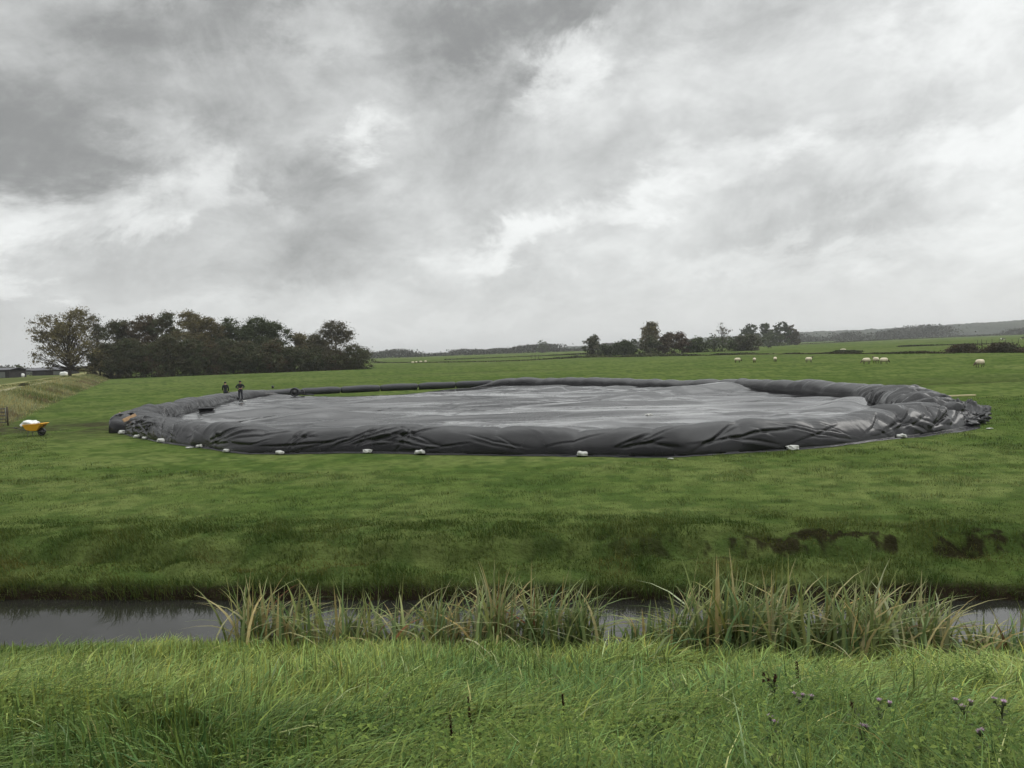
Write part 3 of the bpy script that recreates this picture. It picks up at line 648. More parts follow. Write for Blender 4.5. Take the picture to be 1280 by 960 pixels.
for i, (a, b, s, lab) in enumerate([(214,516,1.0,'white bag inside the left rim, left one of a close pair'),(222,515,1.1,'white bag inside the left rim, right one of a close pair'),
 (1046,493,1.2,'white bag on the inner sheet below the right back rim'),(811,519,1.0,'small white scrap lying in the middle of the sheet'),(481,500,.9,'little white scrap on the sheet in front of the tube'),(306,501,.8,'white scrap at the feet of the right-hand worker')]):
    p = P(a, b, .3); o = link('white_scrap' if 'scrap' in lab else 'sandbag', bagm[i % 4]); o.location = (p.x, p.y, .22); o.scale = (s*.8, s*.8, s*.7); o.rotation_euler = (0, 0, i*.5); tag(o, lab, 'scrap' if 'scrap' in lab else 'sandbag')
# boards at the left tip
for (a, W_, L_, off, zz, rx, ry, lab) in ((168, .40, 1.05, .82, .55, -32, 24, 'broken orange-brown board leaning on the left tip of the sheet, taller one'), (160, .30, .8, .9, .42, -30, -18, 'short orange-brown board propped left of the taller board'), (180, .2, 1.1, .62, .84, -64, 62, 'pale brown narrow board lying on the sheet above the other boards')):
    fr = np.where(CR[:, 1] < 50, np.abs(cpx-a), 1e9); ii = int(np.argmin(fr)); q_ = CR[ii]+NO[ii]*WW[ii]*off; bm = MB(); bm.box((0, 0, 0), (W_, .035, L_))
    o = bm.build('wooden_board', MT['wood'], smooth=False); o.location = (q_[0], q_[1]-.12, zz); o.rotation_euler = (R(rx), R(ry), .2); tag(o, lab, 'board', 'boards at the left tip'); o.modifiers.new('b', 'BEVEL').width = .008
p = P(1197, 495.5, 0.0); b = MB(); b.box((0, 0, .05), (2.2, .22, .07), .05); o = b.build('wooden_plank', MT['plank'], smooth=False); o.location = (p.x, p.y, max(0, hz(p.x, p.y))); tag(o, 'pale timber plank lying on the grass behind the right tip', 'plank')
# crumpled plastic at the right tip
def crumple(seed, d):
    me = lump(*d, seed, n=44, rough=.55, sq=.8); n = len(me.vertices); co = np.zeros(n*3, np.float32); me.vertices.foreach_get('co', co); co = co.reshape(-1, 3)
    k = .16*ridged(co[:, 0]*2.2+co[:, 2]*2, co[:, 1]*2.2-co[:, 2]*1.5, 4, seed+9); co[:, 2] = np.maximum(co[:, 2]*(1+k*1.8), 0)+.02; co[:, 0] *= 1+k; co[:, 1] *= 1-.5*k; me.vertices.foreach_set('co', co.ravel()); me.update(); me.materials.append(MT['plastic']); return me
for a, b, z, d, lab in ((1207,530,0,(1.5,1.3,.75),'crumpled pile of shiny black plastic at the right tip of the basin'),(1196,533,0,(1.2,.9,.45),'low fold of black plastic spilling in front of the crumpled pile')):
    p = P(a, b, z); tag(link('plastic_pile', crumple(400+a, d), loc=(p.x, p.y, max(hz(p.x, p.y), -.02))), lab, 'plastic pile')
p = P(258, 516, .25); r_ = thing('plastic_tub', (p.x, p.y, .25), 'low black plastic tub standing on the sheet near the left rim', 'tub', rz=.1)
m = MB(); nn = 24
def ring(rx, ry, z): return [(rx*math.copysign(abs(math.cos(t))**.6, math.cos(t)), ry*math.copysign(abs(math.sin(t))**.6, math.sin(t)), z) for t in [2*math.pi*k/nn for k in range(nn)]]
rs = [ring(.40, .24, 0), ring(.52, .32, .30), ring(.57, .37, .31), ring(.57, .37, .35), ring(.50, .30, .35), ring(.38, .22, .05)]
V = sum(rs, []); Fc = [(i*nn+k, i*nn+(k+1) % nn, (i+1)*nn+(k+1) % nn, (i+1)*nn+k) for i in range(5) for k in range(nn)]+[tuple(range(nn-1, -1, -1)), tuple(5*nn+k for k in range(nn))]
m.add(V, Fc).build('tub_body', MT['plastic'], r_)
for k in (-1, 1): m = MB(); m.tube([(k*.57, -.1, .33), (k*.66, -.06, .30), (k*.66, .06, .30), (k*.57, .1, .33)], .015); m.build('handle', MT['steel'], r_)

def wheel(root_, c, r, wd, axis='y', name='wheel'):
    e = link(name, None, parent=root_); e.location = c
    m = MB(); m2 = MB(); n = 28; prof = [(r*.66, -.5), (r*.9, -.5), (r*.985, -.34), (r, 0), (r*.985, .34), (r*.9, .5), (r*.66, .5)]; V = []; Fc = []
    for k in range(n):
        t = 2*math.pi*k/n
        for rad, o in prof: V.append((rad*math.cos(t), o*wd, rad*math.sin(t)))
    q = len(prof)
    for k in range(n):
        for j in range(q): Fc.append((k*q+j, k*q+(j+1) % q, ((k+1) % n)*q+(j+1) % q, ((k+1) % n)*q+j))
    m.add(V, Fc).build('tyre', MT['plastic'], e)
    m2.tube([(0, -wd*.35, 0), (0, wd*.35, 0)], r*.655, 24); m2.tube([(0, -wd*.7, 0), (0, wd*.7, 0)], r*.16, 12); m2.build('rim', MT['steel'], e)
    return e
# wheeled pump behind the sheet
p = P(372, 495.5, .2); r_ = thing('water_pump', (p.x, p.y, .2), 'small black wheeled pump with a hose on the far edge of the sheet', 'pump', rz=.15)
wheel(r_, (-.25, -.18, .42), .42, .14); wheel(r_, (-.25, .28, .42), .42, .14)
m = MB(); m.box((.3, .05, .32), (.7, .36, .34)); m.box((.45, .05, .55), (.3, .24, .14)); o = m.build('engine_housing', MT['plastic'], r_, False); o.modifiers.new('b', 'BEVEL').width = .03
m = MB(); m.tube([(.6, .05, .15), (1.1, .0, .12), (1.5, .1, .08)], .07, 10); m.build('hose', MT['rubber'], r_); m = MB(); m.tube([(-.6, -.1, .5), (-.2, 0, .45), (.7, 0, .2)], .025); m.build('frame', MT['steel'], r_)
p = P(341, 485.5, 0); m = MB(); m.tube([(0, 0, 0), (0, 0, .34)], [.13, .17], 16); m.tube([(-.17, 0, .32), (-.12, 0, .44), (.12, 0, .44), (.17, 0, .32)], .01); o = m.build('bucket', MT['plastic']); o.location = (p.x, p.y, hz(p.x, p.y)); tag(o, 'little black bucket on the grass behind the tube', 'bucket')

# ------------------------------------------------------------------ wheelbarrow
p = P(44, 545, 0); zb = hz(p.x, p.y); wb = thing('wheelbarrow', (p.x, p.y, zb), 'yellow wheelbarrow with black wheel loaded with a white bag on the grass', 'wheelbarrow', rz=R(-6))
m = MB(); top = [(-.52, -.30), (.62, -.33), (.62, .33), (-.52, .30)]; bot = [(-.34, -.2), (.22, -.2), (.22, .2), (-.34, .2)]; V = []
for (a, b), z in [(q, .30) for q in bot]+[(q, .62) for q in top]: V.append((a, b, z+(.07 if a > .5 else 0)))
for (a, b), z in [(q, .325) for q in bot]+[(q, .62) for q in top]: V.append((a*.95, b*.92, z+(.07 if a > .5 else 0)))
Fc = [(3,2,1,0),(0,1,5,4),(1,2,6,5),(2,3,7,6),(3,0,4,7),(8,9,10,11),(8,12,13,9),(9,13,14,10),(10,14,15,11),(11,15,12,8)]+[(4+k, 4+(k+1) % 4, 12+(k+1) % 4, 12+k) for k in range(4)]
m.add(V, Fc); rimp = [V[4], V[5], V[6], V[7], V[4]]
for k in range(4): m.tube([rimp[k], rimp[k+1]], .022)
m.build('tray', MT['yellow'], wb, False)
wheel(wb, (.40, 0, .235), .235, .12)
m = MB()
for s in (-1, 1): m.tube([(.62, s*.09, .235), (.15, s*.13, .27), (-.5, s*.24, .36), (-.95, s*.29, .50)], .018)
m.tube([(.62, -.09, .235), (.62, .09, .235)], .018); m.build('frame', MT['steel'], wb)
for s in (-1, 1):
    m = MB(); m.tube([(-.25, s*.17, .30), (-.32, s*.2, .01), (-.22, s*.2, .01)], .016); m.build('leg', MT['steel'], wb)
    m = MB(); m.tube([(-.85, s*.278, .468), (-1.0, s*.295, .515)], .026); m.build('handle_grip', MT['plastic'], wb)
o = link('bag', lump(.85, .55, .34, 77, rough=.3), MT['white'], loc=(p.x-.28, p.y+.03, zb+.55), rz=.05); o.name = 'white_bag'; tag(o, 'bulging white bag lying in the back of the yellow wheelbarrow', 'bag')
o = link('soil_heap', lump(.5, .42, .2, 78, rough=.4), MT['brown'], loc=(p.x+.25, p.y-.02, zb+.50)); tag(o, 'dark heap of earth in the front of the yellow wheelbarrow', 'soil')
# gate at the left edge
p = P(10, 531.5, 0); z0 = hz(p.x, p.y); g = thing('field_gate', (p.x, p.y, z0), 'grey metal field gate with horizontal bars at the left edge', 'gate', rz=R(176))
m = MB(); m.tube([(0, 0, -.1), (0, 0, 1.28)], .05, 10); m.build('gate_post', MT['post'], g)
for k in (.12, 3.6): m = MB(); m.tube([(k, 0, .2), (k, 0, 1.15)], .025); m.build('upright', MT['galv'], g)
for k in range(5): m = MB(); m.tube([(.12, 0, .22+.23*k), (3.6, 0, .22+.23*k)], .03); m.build('bar', MT['steel'], g)
m = MB(); m.tube([(3.75, 0, -.1), (3.75, 0, 1.28)], .05, 10); m.build('gate_post', MT['post'], g)

# ------------------------------------------------------------------ people
def person(loc, rz, pose, label):
    root = thing('person', loc, label, 'person', 'workers at the far left of the basin', rz)
    # facing -y ; heights for 1.78 m
    if pose == 0:   # standing, looking down, arms close in front
        arm = {'L': [(.20, 0, 1.44), (.27, -.02, 1.17), (.20, -.20, .98)], 'R': [(-.20, 0, 1.44), (-.27, .02, 1.16), (-.26, -.08, .90)]}; lean = .04; head = (0, -.07, 1.63)
    else:           # elbows out, hands together in front, bent slightly forward
        arm = {'L': [(.20, -.04, 1.42), (.38, .02, 1.20), (.13, -.26, 1.12)], 'R': [(-.20, -.04, 1.42), (-.38, .02, 1.20), (-.13, -.26, 1.10)]}; lean = .08; head = (0, -.14, 1.60)
    def J_body(g=0.0, legs=True, arms=True, headj=True):
        J = {'pelvis': (0, 0, .95, .135+g, .115+g), 'waist': (0, -lean*.3, 1.10, .13+g, .10+g), 'chest': (0, -lean*.8, 1.32, .165+g, .12+g), 'neckb': (0, -lean, 1.46, .09+g*.6, .08+g*.6)}
        E = [('pelvis', 'waist'), ('waist', 'chest'), ('chest', 'neckb')]
        if headj:
            hx, hy, hzz = head; J.update({'neck': (0, -lean-.01, 1.50, .055), 'head': (hx, hy, hzz, .088, .10), 'crown': (hx, hy-.0, hzz+.10, .075, .085), 'nose': (hx, hy-.115, hzz-.005, .015), 'chin': (hx, hy-.07, hzz-.08, .035)})
            E += [('neckb', 'neck'), ('neck', 'head'), ('head', 'crown'), ('head', 'nose'), ('head', 'chin')]
            for s in (1, -1): J['ear%d' % s] = (hx+s*.095, hy+.01, hzz, .018); E.append(('head', 'ear%d' % s))
        if arms:
            for s in 'LR':
                a = arm[s]; J['sh'+s] = (*a[0], .068+g); J['el'+s] = (*a[1], .045+g); J['wr'+s] = (*a[2], .028+g*.9)
                E += [('chest', 'sh'+s), ('sh'+s, 'el'+s), ('el'+s, 'wr'+s)]
                if not g:
                    d = (Vector(a[2])-Vector(a[1])).normalized(); pm = Vector(a[2])+d*.07; J['pa'+s] = (*pm, .036, .02); E.append(('wr'+s, 'pa'+s)); sx = Vector((1, 0, 0)); sgn = 1 if s == 'R' else -1
                    for k, (off, ll) in enumerate(((-.03, .075), (-.01, .085), (.01, .08), (.03, .062))):
                        k1 = pm+d*(.035+ll*.45)+sx*off; k2 = k1+(d+Vector((0, 0, -.5))).normalized()*ll*.5
                        J['f%s%da' % (s, k)] = (*k1, .010); J['f%s%db' % (s, k)] = (*k2, .008); E += [('pa'+s, 'f%s%da' % (s, k)), ('f%s%da' % (s, k), 'f%s%db' % (s, k))]
                    t1 = Vector(a[2])+d*.03+sx*.04*sgn; t2 = t1+d*.045; J['th1'+s] = (*t1, .012); J['th2'+s] = (*t2, .010); E += [('pa'+s, 'th1'+s), ('th1'+s, 'th2'+s)]
        if legs:
            for s, k in (('l', 1), ('r', -1)):
                J['hip'+s] = (k*.10, 0, .88, .10+g); J['kn'+s] = (k*.12, -.02, .49, .062+g); J['an'+s] = (k*.13, .03, .09, .042+g)
                E += [('pelvis', 'hip'+s), ('hip'+s, 'kn'+s), ('kn'+s, 'an'+s)]
                if not g: J['toe'+s] = (k*.15, -.15, .035, .038, .03); E.append(('an'+s, 'toe'+s))
        return J, E
    link('body', skin(*J_body()), MT['skin'], root)
    J, E = J_body(.022, legs=False, headj=False); J['hem'] = (0, .0, .84, .175, .15); E = [('pelvis', 'hem')]+E; link('jacket', skin(J, E), MT['jacket'], root)
    J, E = J_body(.014, arms=False, headj=False); J = {k: v for k, v in J.items() if k not in ('chest', 'neckb', 'waist')}; E = [e for e in E if e[0] in J and e[1] in J]; link('trousers', skin(J, E), MT['trousers'], root)
    hx, hy, hzz = head; link('hat', lump(.235, .26, .17, 5, rough=.03, sq=.95), MT['jacket'], root, loc=(hx, hy+.01, hzz+.035))
    for k in (1, -1): m = lump(.12, .30, .14, 6, rough=.05, sq=.8); link('boot', m, MT['plastic'], root, loc=(k*.145, -.05, 0))
    return root
p = PD(280, 75.5); person((p.x, p.y, hz(p.x, p.y)), R(-160), 0, 'person in dark clothes standing behind the left rim, seen from the waist up')
p = P(301, 501, .12); person((p.x, p.y, .16), R(25), 1, 'person in dark jacket and grey trousers standing on the sheet with elbows out')

# ------------------------------------------------------------------ sheep and cows
def sheep_proto(graze):
    hd = {'neck': (.52, 0, .55, .12), 'poll': (.66, 0, .38 if graze else .82, .075), 'muz': (.78, 0, .18 if graze else .76, .045)} if graze else {'neck': (.50, 0, .70, .12), 'poll': (.62, 0, .88, .08), 'muz': (.80, 0, .82, .045)}
    J = {'mid': (0, 0, .56, .26, .27), 'rump': (-.34, 0, .58, .23, .25), 'tail': (-.55, 0, .50, .06), 'shl': (.32, 0, .58, .21, .24)}
    E = [('mid', 'rump'), ('rump', 'tail'), ('mid', 'shl')]; J.update({'neck': hd['neck']}); E += [('shl', 'neck')]
    wool = skin(J, E); d2 = {}; E2 = []
    d2['poll'] = hd['poll']; d2['muz'] = hd['muz']; d2['nk'] = (*hd['neck'][:3], .07); E2 += [('poll', 'muz'), ('poll', 'nk')]
    for s in (1, -1): px_, py_, pz_ = hd['poll'][:3]; d2['ear%d' % s] = (px_-.02, s*.13, pz_+.02, .022); E2.append(('poll', 'ear%d' % s))
    head = skin(d2, E2); legs = MB()
    L_ = [[(x_, s*.13, .42), (x_+(-.06 if x_ < 0 else .0), s*.13, .27), (x_+(.02 if x_ < 0 else .01), s*.13, .02)] for x_ in (-.33, .33) for s in (1, -1)]
    return wool, head, L_
def make_sheep(graze):
    w_, h_, L_ = sheep_proto(graze); r = link('sheep', None)
    link('body', w_, MT['wool'], r); link('head', h_, MT['face'], r)
    for l in L_: MB().tube(l, [.06, .035, .028], 8).build('leg', MT['face'], r)
    return r
sa, sb = make_sheep(True), make_sheep(False); used = set()
SHEEP = [(922,453.5,0,0,'white sheep at the left end of the row of grazing sheep behind the basin'),(943,453.5,1,80,'second sheep from the left in the row, facing away with a dark face'),
 (969,452.5,0,60,'third sheep from the left in the row behind the basin'),(1011,453.5,1,10,'fourth sheep in the row, alone in the gap before the trio'),
 (1083,455.5,0,185,'sheep with lowered head, left one of the trio'),(1095,454.5,1,100,'sheep standing half behind another, middle of the trio'),(1105,455.5,0,5,'broad side-on sheep, right one of the trio'),
 (1225,459.5,0,195,'cream sheep grazing alone at the far right, nearest of the flock'),
 (1054,439,0,180,'pale sheep lying beyond the ditch by the brown reeds'),
 (516,455,0,10,'distant sheep in the far left meadow, first of the four white dots'),(520.5,454.5,1,70,'distant sheep in the far left meadow, second of the four white dots'),
 (526,454,0,170,'distant sheep in the far left meadow, third of the four white dots'),(532,453.6,1,20,'distant sheep in the far left meadow, last of the four white dots')]
for i, (a, b, g, rz, lab) in enumerate(SHEEP):
    src = sb if g else sa
    o = src if g not in used else copy_tree(src); used.add(g)
    p = P(a, b, 0); o.location = (p.x, p.y, max(hz(p.x, p.y), 0)); o.rotation_euler = (0, 0, R(rz)); s = 1.12 if i != 8 else 1.6; o.scale = (s, s, s if i != 8 else .9); tag(o, lab, 'sheep', 'sheep grazing beyond the basin')
def make_cow(mt):
    J = {'mid': (0, 0, .95, .33, .38), 'rump': (-.65, 0, 1.02, .28, .33), 'tail0': (-.93, 0, 1.15, .04), 'tail1': (-1.0, 0, .55, .03), 'shl': (.62, 0, .98, .26, .34), 'neck': (1.0, 0, .98, .16, .22), 'poll': (1.28, 0, .82, .12), 'muz': (1.45, 0, .48, .09)}
    E = [('mid', 'rump'), ('rump', 'tail0'), ('tail0', 'tail1'), ('mid', 'shl'), ('shl', 'neck'), ('neck', 'poll'), ('poll', 'muz')]
    for s in (1, -1): J['e%d' % s] = (1.22, s*.24, .88, .04); E.append(('poll', 'e%d' % s))
    r = link('cow', None); link('body', skin(J, E), MT[mt], r)
    for x_ in (-.68, .62):
        for s in (1, -1): MB().tube([(x_, s*.2, .8), (x_+(-.08 if x_ < 0 else 0), s*.2, .45), (x_+(.02 if x_ < 0 else 0), s*.2, .0)], [.13, .065, .06], 8).build('leg', MT[mt], r)
    return r
cb, cpb = make_cow('cowhide'), make_cow('piebald'); used = set()
COWS = [(945,437.0,0,20,'black cow at the right end of the hedge, half hidden by shrubs'),(962,435.6,0,175,'black cow grazing just right of the hedge'),
 (1203,421.5,0,0,'dark distant cow, left one of a pair left of the fence'),(1211,421,0,180,'dark distant cow, right one of a pair left of the fence'),(1173,421.8,0,10,'dark cow far away on the distant ditch line'),
 (1253,426,1,5,'black and white cow standing behind the fence posts'),(1279,424.5,1,185,'black and white cow cut off by the right edge')]
for a, b, g, rz, lab in COWS:
    src = cpb if g else cb; o = src if g not in used else copy_tree(src); used.add(g)
    p = P(a, b, 0); o.location = (p.x, p.y, 0); o.rotation_euler = (0, 0, R(rz)); tag(o, lab, 'cow', 'cattle in the far meadow')

# ------------------------------------------------------------------ trees
def branch_tube(mb, pts, r0, r1, n=6): mb.tube(pts, [r0+(r1-r0)*i/(len(pts)-1) for i in range(len(pts))], n, False)
def tree(name, x, y, h, cw, label, cat='tree', group=None, col=(.045, .045, .025), col2=None, base=.12, leaf=.32, dens=1.0, clumps=150, per_=34, seed=1, bare=0.0, spike=0, csz=.17, flat=1.0, depth=None, trunk_r=None):
    rg = np.random.default_rng(seed*7919+13); rr_ = random.Random(seed)
    z0 = hz(x, y); root = thing(name, (x, y, z0-.1), label, cat, group); zc0 = h*base; dw = depth or cw
    # crown made of several overlapping lobes
    nl = rr_.randint(5, 8); lobes = []
    for k in range(nl):
        t = (k+.5)/nl; env = math.sin(math.pi*min(1, .12+.86*t))**.6
        a = k*2.4+rr_.uniform(0, 1); off = env*cw*.34*rr_.uniform(.3, 1); lr = cw*.33*rr_.uniform(.7, 1.1)*(1.15-.45*t)
        lobes.append((math.cos(a)*off, math.sin(a)*off*dw/cw, zc0+(h-zc0)*(.10+.80*t), lr, max(lr*.8, (h-zc0)*.13)))
    if spike:
        for sxx in (-.16, .13): lobes += [(sxx*cw, 0, h*.80, cw*.10, h*.16), (sxx*cw*.9, 0, h*.66, cw*.16, h*.14)]
    # keep the top where it belongs
    tz = max(l[2]+l[4] for l in lobes); lobes = [(a, b, zc0+(c-zc0)*(h-zc0)/(tz-zc0), d, e) for a, b, c, d, e in lobes]
    cc = []
    for _ in range(clumps):
        l = lobes[rr_.randrange(len(lobes))]; v = rg.normal(size=3); v /= np.linalg.norm(v); q = rr_.uniform(.45, 1.0)**.6
        cc.append((l[0]+v[0]*l[3]*q, l[1]+v[1]*l[3]*dw/cw*q, max(zc0*.6, l[2]+v[2]*l[4]*q)))
    cc = np.array(cc); cs = csz*cw*(.6+.8*rg.random(len(cc)))
    # trunk and limbs
    tb = MB(); tr = trunk_r or h*.017; lean = rr_.uniform(-.03, .03)*h; top = h*(.62 if not spike else .9)
    tp = [(lean*t*t+.01*h*math.sin(t*5+seed), .008*h*math.sin(t*4), top*t) for t in np.linspace(0, 1, 7)]
    branch_tube(tb, tp, tr, tr*.3, 8)
    trunk = tb.build('trunk', MT['bark'], root); lb = MB(); idx = rg.permutation(len(cc))[:int(34+50*bare)]
    for i in idx:
        e = cc[i]; t = min(.95, max(.18, (e[2]/h-.12)*.75)); k = int(t*6); a = Vector(tp[k]); b = Vector(tp[min(6, k+1)]); st = a.lerp(b, t*6-k)
        mid = st.lerp(Vector(e), .5)+Vector((0, 0, -.03*h)); q1 = st.lerp(mid, .5)+Vector((rr_.uniform(-.02, .02)*h, 0, .0)); q2 = mid.lerp(Vector(e), .5)+Vector((0, rr_.uniform(-.02, .02)*h, .01*h))
        branch_tube(lb, [st, q1, mid, q2, e], tr*.36*(1-.5*t), tr*.06, 5)
        if bare:
            for _ in range(4):
                d = Vector((rr_.gauss(0, 1), rr_.gauss(0, 1), rr_.gauss(.5, 1)))*.05*h; branch_tube(lb, [q2, Vector(e)+d*.6, Vector(e)+d], tr*.08, tr*.03, 4)
    lb.build('limbs', MT['bark'], trunk)
    # leaves
    n = int(len(cc)*per_*dens); k = rg.integers(0, len(cc), n); g3 = np.clip(rg.normal(size=(n, 3)), -1.5, 1.5); g3 *= (np.clip(np.abs(rg.normal(size=n)), .2, 1.5)*.55)[:, None]
    c = cc[k]+g3*np.minimum(cs[k], 1.35)[:, None]*np.array([1, 1, .62*flat]); c[:, 2] = np.maximum(c[:, 2], .15)
    d1 = rg.normal(size=(n, 3)); d1 /= np.linalg.norm(d1, axis=1)[:, None]; d2 = np.cross(d1, rg.normal(size=(n, 3))); d2 /= np.linalg.norm(d2, axis=1)[:, None]
    s = leaf*(.5+.9*rg.random(n))[:, None]; d1 = d1*s*.5; d2 = d2*s*.34
    V = np.stack([c-d1, c+d2, c+d1, c-d2], 1).reshape(-1, 3); b = np.arange(n)*4; Q = np.stack([b, b+1, b+2, b+3], 1)
    ca = np.array(col); cb_ = np.array(col2 or col)*1.0; m = rg.random(len(cc))[k][:, None]; tc_ = (ca*(1-m)+cb_*m)*(.75+.5*rg.random(n))[:, None]
    me = mesh_np('crown', V, Q, None, tint=np.repeat(tc_, 4, 0)); link('crown', me, MT['leaf'], root)
    return root
BR = (.084, .074, .042); DG = (.058, .072, .035); RD = (.088, .060, .038); YG = (.17, .145, .065); GR = (.072, .088, .040); GY = (.12, .11, .08)
def T(px, top, wpx, D, label, **k):
    p = PD(px, D); z0 = hz(p.x, p.y); h = HC+(horizon(px)-top)*D/F-z0; return tree(k.pop('name', 'broadleaf_tree'), p.x, p.y, h, wpx*D/F*1.05, label, **k)
G1 = 'trees of the dark grove behind the basin'
T(86,387,98,212,'tall sparse-leaved tree with visible limbs at the left end of the grove',col=BR,col2=YG,clumps=520,per_=46,leaf=.34,bare=1,csz=.09,base=.14,seed=1,group=G1,trunk_r=.42)
T(124,394,30,222,'narrow dark tree right beside the sparse leftmost tree',col=BR,col2=DG,clumps=110,per_=52,base=.1,seed=2,group=G1,bare=.3)
BACK = [(148,399,46,BR,DG,'dark round-topped tree between the narrow tree and the reddish ones'),(178,393,54,RD,BR,'broad reddish-brown tree, one of the tallest left of the yellow crown'),
 (206,391,42,BR,GR,'brown tree with a pointed top just left of the yellow crown'),(242,389,52,YG,BR,'tallest tree of the grove middle, its crown turning yellow'),
 (266,396,36,BR,YG,'brownish tree just right of the yellow crown'),(292,399,44,DG,GR,'first of three rounded green crowns in the grove middle'),
 (317,397,46,GR,DG,'middle and highest of three rounded green crowns'),(342,403,46,DG,GR,'last of three rounded green crowns, where the skyline steps down'),
 (378,417,28,YG,GY,'pale thin-topped tree in the dip right of the green crowns'),(398,420,30,DG,BR,'low dark tree in the dip beside the twin-topped tree')]
for i, (a, b, c, k1, k2, lab) in enumerate(BACK): T(a, b, c, 236+2*(i % 3), lab, col=k1, col2=k2, clumps=210, per_=100, seed=20+i, base=.16, group=G1, leaf=.40)
T(421,399,56,232,'twin-topped feathery grey-brown tree near the right end of the grove',col=GY,col2=BR,clumps=230,per_=52,seed=41,base=.05,spike=1,group=G1,leaf=.36)
T(449,430,44,229,'rounded dark bushy tree that closes the right end of the grove',col=DG,col2=BR,clumps=150,per_=75,seed=42,base=.02,group=G1)
ORD = ['first','second','third','fourth','fifth','sixth','seventh','eighth','ninth','tenth','eleventh','twelfth']
for i in range(12):
    a = 138+i*25.5; top = [430,424,428,420,424,430,424,428,425,432,434,438][i]
    T(a, top, 44, 217+i*1.1, '%s low dark tree from the left in the front row of the grove' % ORD[i], col=[DG, BR, RD][i % 3], col2=[BR, DG, GR][i % 3], clumps=170, per_=110, seed=60+i, base=.02, group='front row of the dark grove', name='thorn_tree', leaf=.42, depth=8)
G2 = 'trees in the hedge on the right'
RT = [(741,420,19,352,DG,GY,'small pointed tree standing apart at the left end of the far hedge',60),(758,431,20,350,DG,DG,'low bush beside the small pointed tree',50),
 (780,425,36,350,DG,DG,'dense dark evergreen bush left of the tall pale-crowned tree',120),(813,402,27,356,YG,GY,'tall pale-crowned tree, highest of the hedge',110),(811,420,34,350,DG,BR,'dark bush under the tall pale-crowned tree',70),
 (834,415,26,350,RD,BR,'left one of two reddish rounded trees in the hedge',90),(851,416,22,350,RD,RD,'right one of two reddish rounded trees in the hedge',80),
 (872,421,34,350,GR,DG,'grey-green bush right of the two reddish trees',90),(893,420,28,352,GR,DG,'middle grey-green bush of the hedge below the bare tree',80),
 (903,403,24,380,GY,GY,'thin bare-branched tree rising above the hedge',50),(912,420,34,348,DG,GR,'dark bush right under the thin bare-branched tree',90),(932,419,38,346,DG,GY,'large dome-shaped bush that ends the hedge on the right',120)]
for i, (a, b, c, D, k1, k2, lab, cl) in enumerate(RT): T(a, b, c, D, lab, col=k1, col2=k2, clumps=cl, per_=(52 if 'bare' not in lab else 7), seed=90+i, base=(.03 if 'bush' in lab else .08), leaf=.75, group=G2, name='bush' if 'bush' in lab else 'broadleaf_tree', cat='bush' if 'bush' in lab else 'tree', bare=1 if 'bare' in lab else 0)
G3 = 'trees of the copse beyond the hedge'
for i, (a, b, c, D, k1, lab) in enumerate([(936,405,34,640,DG,'dark broad tree at the left of the copse beyond the hedge'),(957,404,26,660,GR,'second tree of the copse beyond the hedge, slightly lower'),(975,402,30,650,DG,'highest tree of the copse beyond the hedge'),(990,406,22,650,BR,'right-hand end tree of the copse beyond the hedge'),(962,418,46,620,GR,'low shrubs in front of the copse beyond the hedge')]):
    T(a, b, c, D, lab, col=k1, clumps=90, per_=52, seed=120+i, base=.02, leaf=1.2, group=G3)
T(678,426,17,900,'lone round hazy tree on the skyline above the middle of the basin',col=GR,clumps=70,per_=24,seed=131,base=.03,leaf=1.3)
for i, (a, b, c) in enumerate([(15,457.5,10),(24,456.5,10)]): T(a, b, c, 430, '%s of two small round trees behind the farm sheds' % ('left' if i == 0 else 'right'), col=GR, clumps=50, per_=20, seed=140+i, base=.05, leaf=.8)
T(56,461.5,30,300,'low hedge-like tree behind the sheds near the sparse tree',col=DG,clumps=80,per_=24,seed=145,base=.02,leaf=.6)
T(27,480,14,118,'dark bush on the dyke beside the farm track',col=GR,col2=BR,clumps=60,per_=26,seed=146,base=.02,leaf=.18,cat='bush',name='bush')
T(38,483,9,108,'smaller dark bush right of the bush on the dyke',col=GR,col2=BR,clumps=36,per_=24,seed=147,base=.02,leaf=.16,cat='bush',name='bush')

# leafy strips: ditch banks with reeds and far woods that read as one mass
def strip(name, pts, hfun, wd, n, leaf, col, col2, label, cat, lump_=8.0, seed=0):
    rg = np.random.default_rng(seed+500); p = np.array(pts, float); L0 = np.r_[0, np.cumsum(np.linalg.norm(p[1:]-p[:-1], axis=1))]; t = rg.uniform(0, L0[-1], n)
    x = np.interp(t, L0, p[:, 0])+rg.normal(size=n)*wd*.5; y = np.interp(t, L0, p[:, 1])+rg.normal(size=n)*wd*.5
    hh = hfun*(np.clip(.52+1.5*fbm(t/lump_, 0*t, 4, seed), .08, 1.3)); z = hh*rg.random(n)**.7; z = z+height(x, y)
    c = np.stack([x, y, z], 1); d1 = rg.normal(size=(n, 3)); d1 /= np.linalg.norm(d1, axis=1)[:, None]; d2 = np.cross(d1, rg.normal(size=(n, 3))); d2 /= np.linalg.norm(d2, axis=1)[:, None]
    s = leaf*(.5+.9*rg.random(n))[:, None]; d1 = d1*s*.5; d2 = d2*s*.4; V = np.stack([c-d1, c+d2, c+d1, c-d2], 1).reshape(-1, 3); b = np.arange(n)*4
    m = np.clip(.5+1.5*fbm(t/lump_*1.7, 0*t, 2, seed+3), 0, 1)[:, None]; tn = (np.array(col)*(1-m)+np.array(col2)*m)*(.75+.5*rg.random(n))[:, None]
    tag(link(name, mesh_np(name, V, np.stack([b, b+1, b+2, b+3], 1), None, tint=np.repeat(tn, 4, 0)), MT['leaf']), label, cat, kind='stuff')
def gp(*l): return [tuple(P(a, b, 0).xy) for a, b in l]
